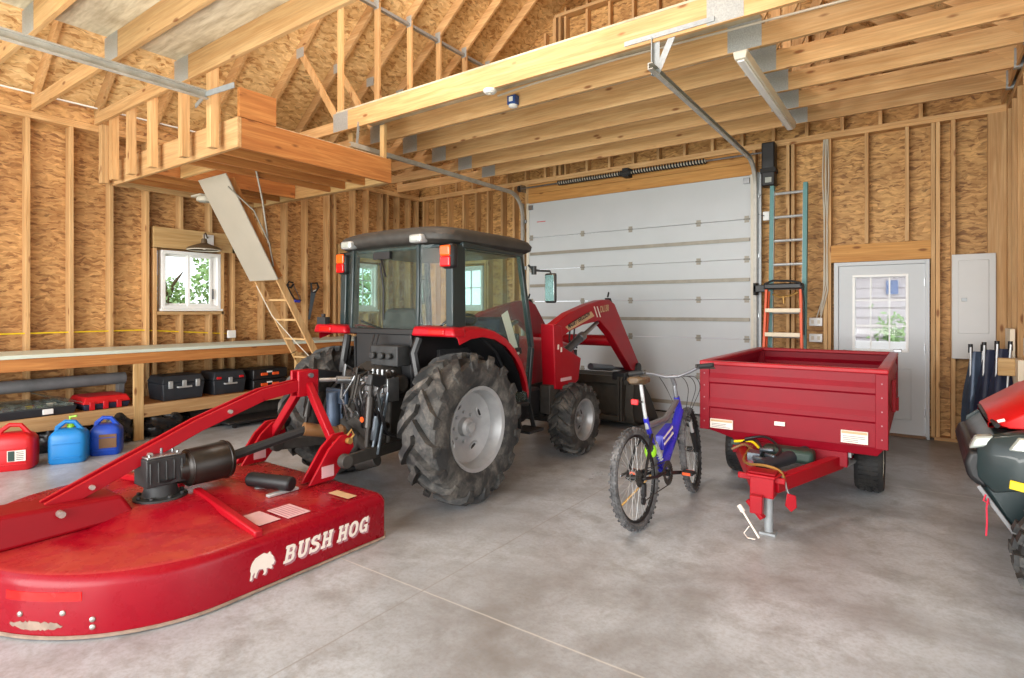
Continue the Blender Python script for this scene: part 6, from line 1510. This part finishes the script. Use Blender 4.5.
for f, w, z, t in ((.11, .04, 1.01, .028), (.135, .066, 1.018, .036), (.19, .07, 1.008, .04), (.25, .044, 1.0, .036), (.32, .024, 1.0, .032), (.365, .016, .995, .026)):
    rings.append([bp(f, z, -w), bp(f, z - t, -w * .7), bp(f, z - t, w * .7), bp(f, z, w), bp(f, z + .014, w * .6), bp(f, z + .014, -w * .6)])
m = MB(); m.loft(rings); m.build('saddle', 'saddle', BK, bevel=.012, seg=3)
m = MB(); m.cbox(bp(.10, .855, 0), (.055, .02, .04)); m.build('red_reflector', 'red_plastic', BK, bevel=.006)
m = MB(); m.cyl(bp(.22, .84), bp(.10, .86), .006, n=6); m.build('reflector_bracket', 'black', BK)
# fork, bars
for s in (-1, 1):
    btube([bp(.93, .60, s * .062), bp(.985, .44, s * .062)], .014, 'stanchion', 'alu', 10)
    btube([bp(.965, .50, s * .062), bp(1.01, .36, s * .062), bp(1.035, R_ - .01, s * .06)], [.021, .021, .016], 'fork_leg', 'black', 10)
m = MB(); m.tube([bp(.93, .60, -.075), bp(.915, .645, 0), bp(.93, .60, .075)], .020, 8); m.tube([bp(.99, .53, -.07), bp(1.0, .56, 0), bp(.99, .53, .07)], .014, 8); m.build('fork_crown', 'black', BK)
m = MB(); m.tube([bp(.86, .80), bp(.845, .86), bp(.85, .90), bp(.80, .975)], .018, 10); m.build('stem', 'bike_grey', BK)
m = MB(); hb_ = [(-.33, 1.0, .725), (-.24, 1.005, .745), (-.14, .985, .775), (-.05, .955, .80), (.05, .955, .80), (.14, .985, .78), (.24, 1.03, .755), (.33, 1.035, .735)]
hb_ = [(s * math.cos(STEER) - (f - .84) * math.sin(STEER), z, .84 + (f - .84) * math.cos(STEER) + s * math.sin(STEER)) for s, z, f in hb_]
m.tube([bp(f, z + .015, s) for s, z, f in hb_], .0125, 10); m.build('handlebar', 'bike_grey', BK)
for s in (-1, 1):
    e = [q for q in hb_ if q[0] * s > .2]; e = sorted(e, key=lambda t: abs(t[0]))
    p0, p1 = bp(e[0][2], e[0][1] + .015, e[0][0]), bp(e[1][2], e[1][1] + .015, e[1][0])
    m = MB(); m.cyl(p0.lerp(p1, -.2), p1 + (p1 - p0) * .05, .018, n=12); m.build('grip', 'black_matte', BK)
    m = MB(); b0 = p0 + (p0 - p1) * .45; m.cyl(b0, p0.lerp(p1, -.25), .019, n=12); m.tube([b0 + V((0, .02, -.005)), b0 + V((0, .055, -.02)), p0 + V((0, .06, -.02)), p1 + V((0, .06, -.03))], .007, 6); m.build('brake_lever', 'dirty_black', BK)
for s, amp in ((-.10, .16), (.10, .17), (.05, .10), (.13, .2)):
    btube(curve([bp(.79, .97, s), bp(.88, .95, s * 1.3), bp(.97, .86, s * 1.25), bp(.97, .74, s * .8), bp(.93, .60, s * .3)]), .003, 'brake_cable', 'black', 5)
# drivetrain
m = MB(); m.cyl(bp(bb_[0], bb_[1], -.05), bp(bb_[0], bb_[1], .06), .025, n=12); m.build('bottom_bracket', 'black', BK)
def ring(f, u, s, r0, r1, t, n, nm, mat):
    m = MB(); pr = []
    for i in range(n):
        a = 2 * PI * i / n; ro = r1 + (.004 if i % 2 else -.003)
        pr.append([bp(f + r0 * math.cos(a), u + r0 * math.sin(a), s - t), bp(f + ro * math.cos(a), u + ro * math.sin(a), s - t), bp(f + ro * math.cos(a), u + ro * math.sin(a), s + t), bp(f + r0 * math.cos(a), u + r0 * math.sin(a), s + t)])
    vs = [[m._v(p) for p in r] for r in pr]
    for i in range(n):
        A, Bq = vs[i], vs[(i + 1) % n]
        for k in range(4): m.bm.faces.new((A[k], A[(k + 1) % 4], Bq[(k + 1) % 4], Bq[k]))
    return m.build(nm, mat, BK, smooth=0)
ring(bb_[0], bb_[1], .052, .055, .088, .002, 60, 'chainring', 'dirty_black'); ring(bb_[0], bb_[1], .045, .04, .066, .002, 48, 'chainring', 'steel')
for k in range(5): ring(0, R_, .030 + .005 * k, .02, .058 - .007 * k, .0015, 40, 'sprocket', 'dirty_black')
m = MB(); m.tube([bp(.43, .376, .05), bp(.2, .385, .046), bp(.0, R_ + .055, .042)], .004, 5); m.tube([bp(.43, .204, .05), bp(.15, .20, .05), bp(-.02, .19, .05), bp(-.03, .24, .05)], .004, 5); m.build('chain', 'dirty_black', BK)
m = MB(); m.cbox(bp(-.01, .27, .06), (.02, .04, .09)); m.cyl(bp(-.02, .20, .045), bp(-.02, .20, .06), .026, n=12); m.cyl(bp(-.01, .25, .045), bp(-.01, .25, .06), .026, n=12); m.build('derailleur', 'black', BK)
cr = .17; ca = math.radians(12)
for s, sg in ((-.085, -1), (.085, 1)):
    e = (bb_[0] + sg * cr * math.cos(ca) * 1, bb_[1] - sg * cr * math.sin(ca) * .9)
    m = MB(); m.bar(bp(*bb_, s * .8), bp(*e, s), .014, .028, bdir(0, 1)); m.build('crank_arm', 'black', BK, bevel=.004)
    m = MB(); c = bp(e[0], e[1], s * 1.65); m.cbox(c, (.09, .085, .022)); pd_ = m.build('pedal', 'black', BK, bevel=.005)
    m = MB(); m.cbox(c + V((0, -.045, 0)), (.06, .006, .02)); m.cbox(c + V((0, .045, 0)), (.06, .006, .02)); m.build_each('pedal_reflector', 'orange', pd_, smooth=0)
btube([bp(.40, .29, -.05), V((-1.655 - .20, 4.02, .012))], .009, 'kickstand', 'gold', 8)
m = MB(); m.cbox(bp(.0, R_ + .02, -.09), (.01, .10, .02)); m.build('skewer', 'steel', BK, bevel=.003)

# ================================================================ side-by-side at the right edge
_u0 = len(bpy.data.objects)
U = thing('utility_vehicle', 'red and black off-road utility vehicle with yellow trim poking in at the right edge', 'off-road vehicle', (1.1, 4.6, 0))
uy0, uy1 = 3.95, 5.05
def slabx(prof, y0, y1, name, mat, bev=.02, par=None):
    m = MB(); m.prism([(x, y0, z) for x, z in prof], (0, y1 - y0, 0)); return m.build(name, mat, par or U, bevel=bev, seg=3, smooth=50)
slabx([(.175, .74), (.165, .66), (.20, .60), (.30, .42), (.44, .27), (2.6, .26), (2.6, .60), (.9, .60), (.62, .82), (.42, .88), (.29, .86), (.21, .79)], uy0 + .06, uy1 - .06, 'body', 'dark_teal', .03)
rings = []
for x, z0, z1, w in ((.26, .90, .935, .36), (.34, .89, .985, .43), (.46, .90, 1.07, .46), (.70, .93, 1.16, .48), (1.0, .95, 1.22, .50)):
    rings.append([(x, 4.5 - w, z0), (x, 4.5 - w * 1.0, z1 - .05), (x, 4.5 - w * .8, z1), (x, 4.5 + w * .8, z1), (x, 4.5 + w, z1 - .05), (x, 4.5 + w, z0)])
m = MB(); m.loft(rings); hood = m.build('hood', 'red_hood', U, bevel=.015, seg=3, smooth=50)
m = MB(); m.bar((.29, 4.066, .925), (.32, 4.065, .937), .003, .014); m.build('hood_badge', 'decal', hood, smooth=0)
# near front fender, bulged over the wheel, with headlamp
for y0, sg in ((uy0 + .06, -1), (uy1 - .06, 1)):
    rings = []
    for x, zb, zt, d in ((.20, .62, .80, .02), (.27, .55, .855, .06), (.36, .58, .885, .10), (.50, .66, .91, .16), (.75, .72, .93, .20), (1.1, .66, .92, .18), (1.4, .5, .80, .1)):
        rings.append([(x, y0, zb), (x, y0 + sg * d, zb + .02), (x, y0 + sg * d * 1.05, (zb + zt) / 2 + .05), (x, y0 + sg * d * .7, zt), (x, y0, zt + .01)])
    m = MB(); m.loft(rings); m.build('front_fender', 'dark_teal', U, bevel=.01, smooth=60)
    m = MB(); yy = y0 + sg * .095
    m.hexa([(.32, yy - sg * .005, .80), (.56, yy + sg * .075, .80), (.56, yy + sg * .06, .89), (.36, yy + sg * .0, .872)], [(.32, yy - sg * .06, .80), (.56, yy - sg * .05, .80), (.56, yy - sg * .05, .89), (.36, yy - sg * .06, .872)]); hl = m.build('headlamp', 'headlamp', U, bevel=.01)
    m = MB(); m.bar((.325, y0 + sg * .10, .632), (.62, y0 + sg * .19, .60), .014, .045); m.build('trim_bar', 'yellow', U, bevel=.004)
    m = MB(); c0, c1 = V((.47, y0 + sg * .0, .60)), V((.45, y0 + sg * .05, .50)); pts = [c0.lerp(c1, k / 48) + V((.04 * math.cos(k * .75), .04 * math.sin(k * .75), 0)) for k in range(49)]; m.tube(pts, .009, 6); m.build('coil_spring', 'pink_rope', U)
    m = MB(); m.cyl(c0, c1, .022, n=12); m.build('shock', 'black_matte', U)
    m = MB(); m.bar((.75, y0 - sg * .1, .36), (.72, y0 + sg * .1, .32), .05, .03); m.bar((.55, y0 - sg * .1, .36), (.68, y0 + sg * .1, .32), .04, .03); m.build('suspension_arm', 'black', U)
# nose cap, bumper skid
slabx([(.165, .765), (.145, .70), (.16, .62), (.23, .56), (.26, .60), (.22, .68), (.235, .775)], 3.99, 5.0, 'nose_bumper', 'black', .03)
m = MB(); m.hexa([(.165, 3.985, .775), (.25, 3.975, .80), (.25, 4.06, .80), (.165, 4.06, .775)], [(.19, 3.985, .845), (.27, 3.975, .86), (.27, 4.06, .86), (.19, 4.06, .845)]); m.build('nose_lamp', 'headlamp', U, bevel=.012)
m = MB()
for y in (3.99, 4.24, 4.76, 5.0):
    m = MB(); m.bar((.205, y, .585), (.43, y, .24), .03, .02, (1, 0, 1)); m.bar((.43, y, .24), (.6, y, .22), .03, .02); m.build('skid_guard', 'pipe_grey', U, bevel=.004)
m = MB()
for k in range(14): m.ball((.30 + .012 * (k % 3), 4.12 + k * .055, .895 + .008 * (k % 2)), .011, seg=8, ring=6)
m.tube([(.29, 4.08, .90), (.26, 4.3, .92), (.26, 4.7, .92), (.29, 4.92, .90)], .014, 6); m.build('front_grille', 'black', U)
m = MB(); m.tube([(.235, 3.975, .545), (.225, 3.965, .515), (.25, 3.965, .50), (.245, 3.965, .53), (.238, 3.965, .48), (.24, 3.965, .40), (.236, 3.965, .33)], .0045, 6); m.build('tow_cord', 'pink_rope', U)
for x, y, s in ((.63, 3.78, -1), (.63, 5.25, 1), (2.25, 3.78, -1), (2.25, 5.25, 1)):
    c = V((x, y, .33)); m = MB(); m.lathe([(-.10, .16), (-.125, .20), (-.12, .26), (-.09, .288), (0, .295), (.09, .288), (.12, .26), (.125, .20), (.10, .16)], c, (0, 1, 0), 40)
    for k in range(18):
        a = 2 * PI * k / 18
        for q, oa in ((-.085, 0), (0, .17), (.085, 0)):
            t = a + oa; m.cbox(c + V((.298 * math.cos(t), q, .298 * math.sin(t))), (.03, .07, .05), Matrix.Rotation(-t, 3, 'Y'))
            if q: m.cbox(c + V((.265 * math.cos(t), q * 1.42, .265 * math.sin(t))), (.06, .022, .045), Matrix.Rotation(-t, 3, 'Y'))
    ty = m.build('tyre', 'rubber', U)
    m = MB(); m.lathe([(-.09, .165), (-.08, .15), (s * .03, .13), (s * .04, .06), (s * .06, .05), (s * .06, 0)], c, (0, 1, 0), 28); m.lathe([(.08, .15), (.09, .165)], c, (0, 1, 0), 28); m.build('rim', 'black', ty)
for y in (4.28, 4.78):
    m = MB(); m.box(1.55, 1.95, y - .22, y + .22, .60, .72); sx_ = m.build('seat', 'black_matte', U, bevel=.04, seg=3)
    m = MB(); m.bar((1.95, y, .70), (2.08, y, 1.25), .40, .10, (1, 0, 0)); m.build('seat_back', 'black_matte', sx_, bevel=.03)
m = MB()
for y in (3.98, 5.02):
    m.tube([(1.02, y, .60), (1.15, y, 1.2), (1.38, y, 1.72), (1.6, y, 1.80), (2.1, y, 1.80), (2.2, y, 1.6), (2.25, y, .6)], .024, 10); m.tube([(1.15, y, 1.2), (1.7, y, .9), (2.22, y, 1.0)], .02, 8)
for x, z in ((1.4, 1.73), (2.1, 1.8), (1.15, 1.2)): m.tube([(x, 3.98, z), (x, 5.02, z)], .022, 8)
m.build('roll_cage', 'black', U)
m = MB(); m.box(1.35, 2.15, 3.97, 5.03, 1.82, 1.86); m.build('roof', 'black', U, bevel=.02)
m = MB(); m.tube(arc((1.28, 4.28, 1.08), .17, 0, 2 * PI, 20, (0, 1, 0), (.5, 0, .85))[:-1], .014, 8, closed=True); m.cyl((1.28, 4.28, 1.08), (1.02, 4.28, .92), .022); m.build('steering_wheel', 'black', U)
m = MB(); m.box(1.0, 1.12, 4.02, 4.98, .6, 1.18); m.build('dashboard', 'black', U, bevel=.03)
m = MB(); m.box(2.2, 2.95, 4.0, 5.0, .62, .66); m.box(2.2, 2.95, 4.0, 4.03, .66, .86); m.box(2.2, 2.95, 4.97, 5.0, .66, .86); m.box(2.2, 2.23, 4.03, 4.97, .66, .86); m.box(2.92, 2.95, 4.03, 4.97, .66, .86); m.build('cargo_bed', 'red_hood', U, bevel=.008)
U.location = (U.location[0] + .045, U.location[1] - .05, -.02)
# ================================================================ light
W = bpy.data.worlds.new('World'); SC.world = W; W.use_nodes = True
bg = W.node_tree.nodes['Background']; bg.inputs[0].default_value = (.90, .95, 1.0, 1); bg.inputs[1].default_value = 1.8
def area(name, loc, rot, size, size_y, power, col=(1, 1, 1)):
    l = bpy.data.lights.new(name, 'AREA'); l.shape = 'RECTANGLE'; l.size = size; l.size_y = size_y; l.energy = power; l.color = col
    o = bpy.data.objects.new(name, l); COL.objects.link(o); o.location = loc; o.rotation_euler = [math.radians(a) for a in rot]; return o
# daylight through the big open front of the barn behind the viewer, and through the open side bay
area('front_daylight', (-3.0, -10, 3.6), (90, 0, 0), 12, 7, 1750, (1, .99, .97))
area('side_bay_daylight', (3.4, 2.6, 2.0), (90, 0, 90), 4.2, 3.2, 60, (1, .98, .95))
# added fill, not barn lamps: two up in the attic, one uplight behind viewer
pl = bpy.data.lights.new('attic_fill', 'POINT'); pl.energy = 210; pl.shadow_soft_size = .35; pl.color = (1, .96, .9)
po = bpy.data.objects.new('attic_fill', pl); COL.objects.link(po); po.location = (-3.7, 3.5, 6.0)
area('attic_fill', (-3.7, -1.2, 5.6), (98, 0, 0), 2.4, 1.6, 110, (1, .97, .92))
area('bounce_fill', (-3.0, -1.0, .9), (160, 0, 0), 5.0, .8, 280, (1, .97, .92))
SC.view_settings.view_transform = 'Standard'; SC.view_settings.look = 'None'
SC.view_settings.gamma = 1; SC.view_settings.use_curve_mapping = False
SC.view_settings.exposure = .36
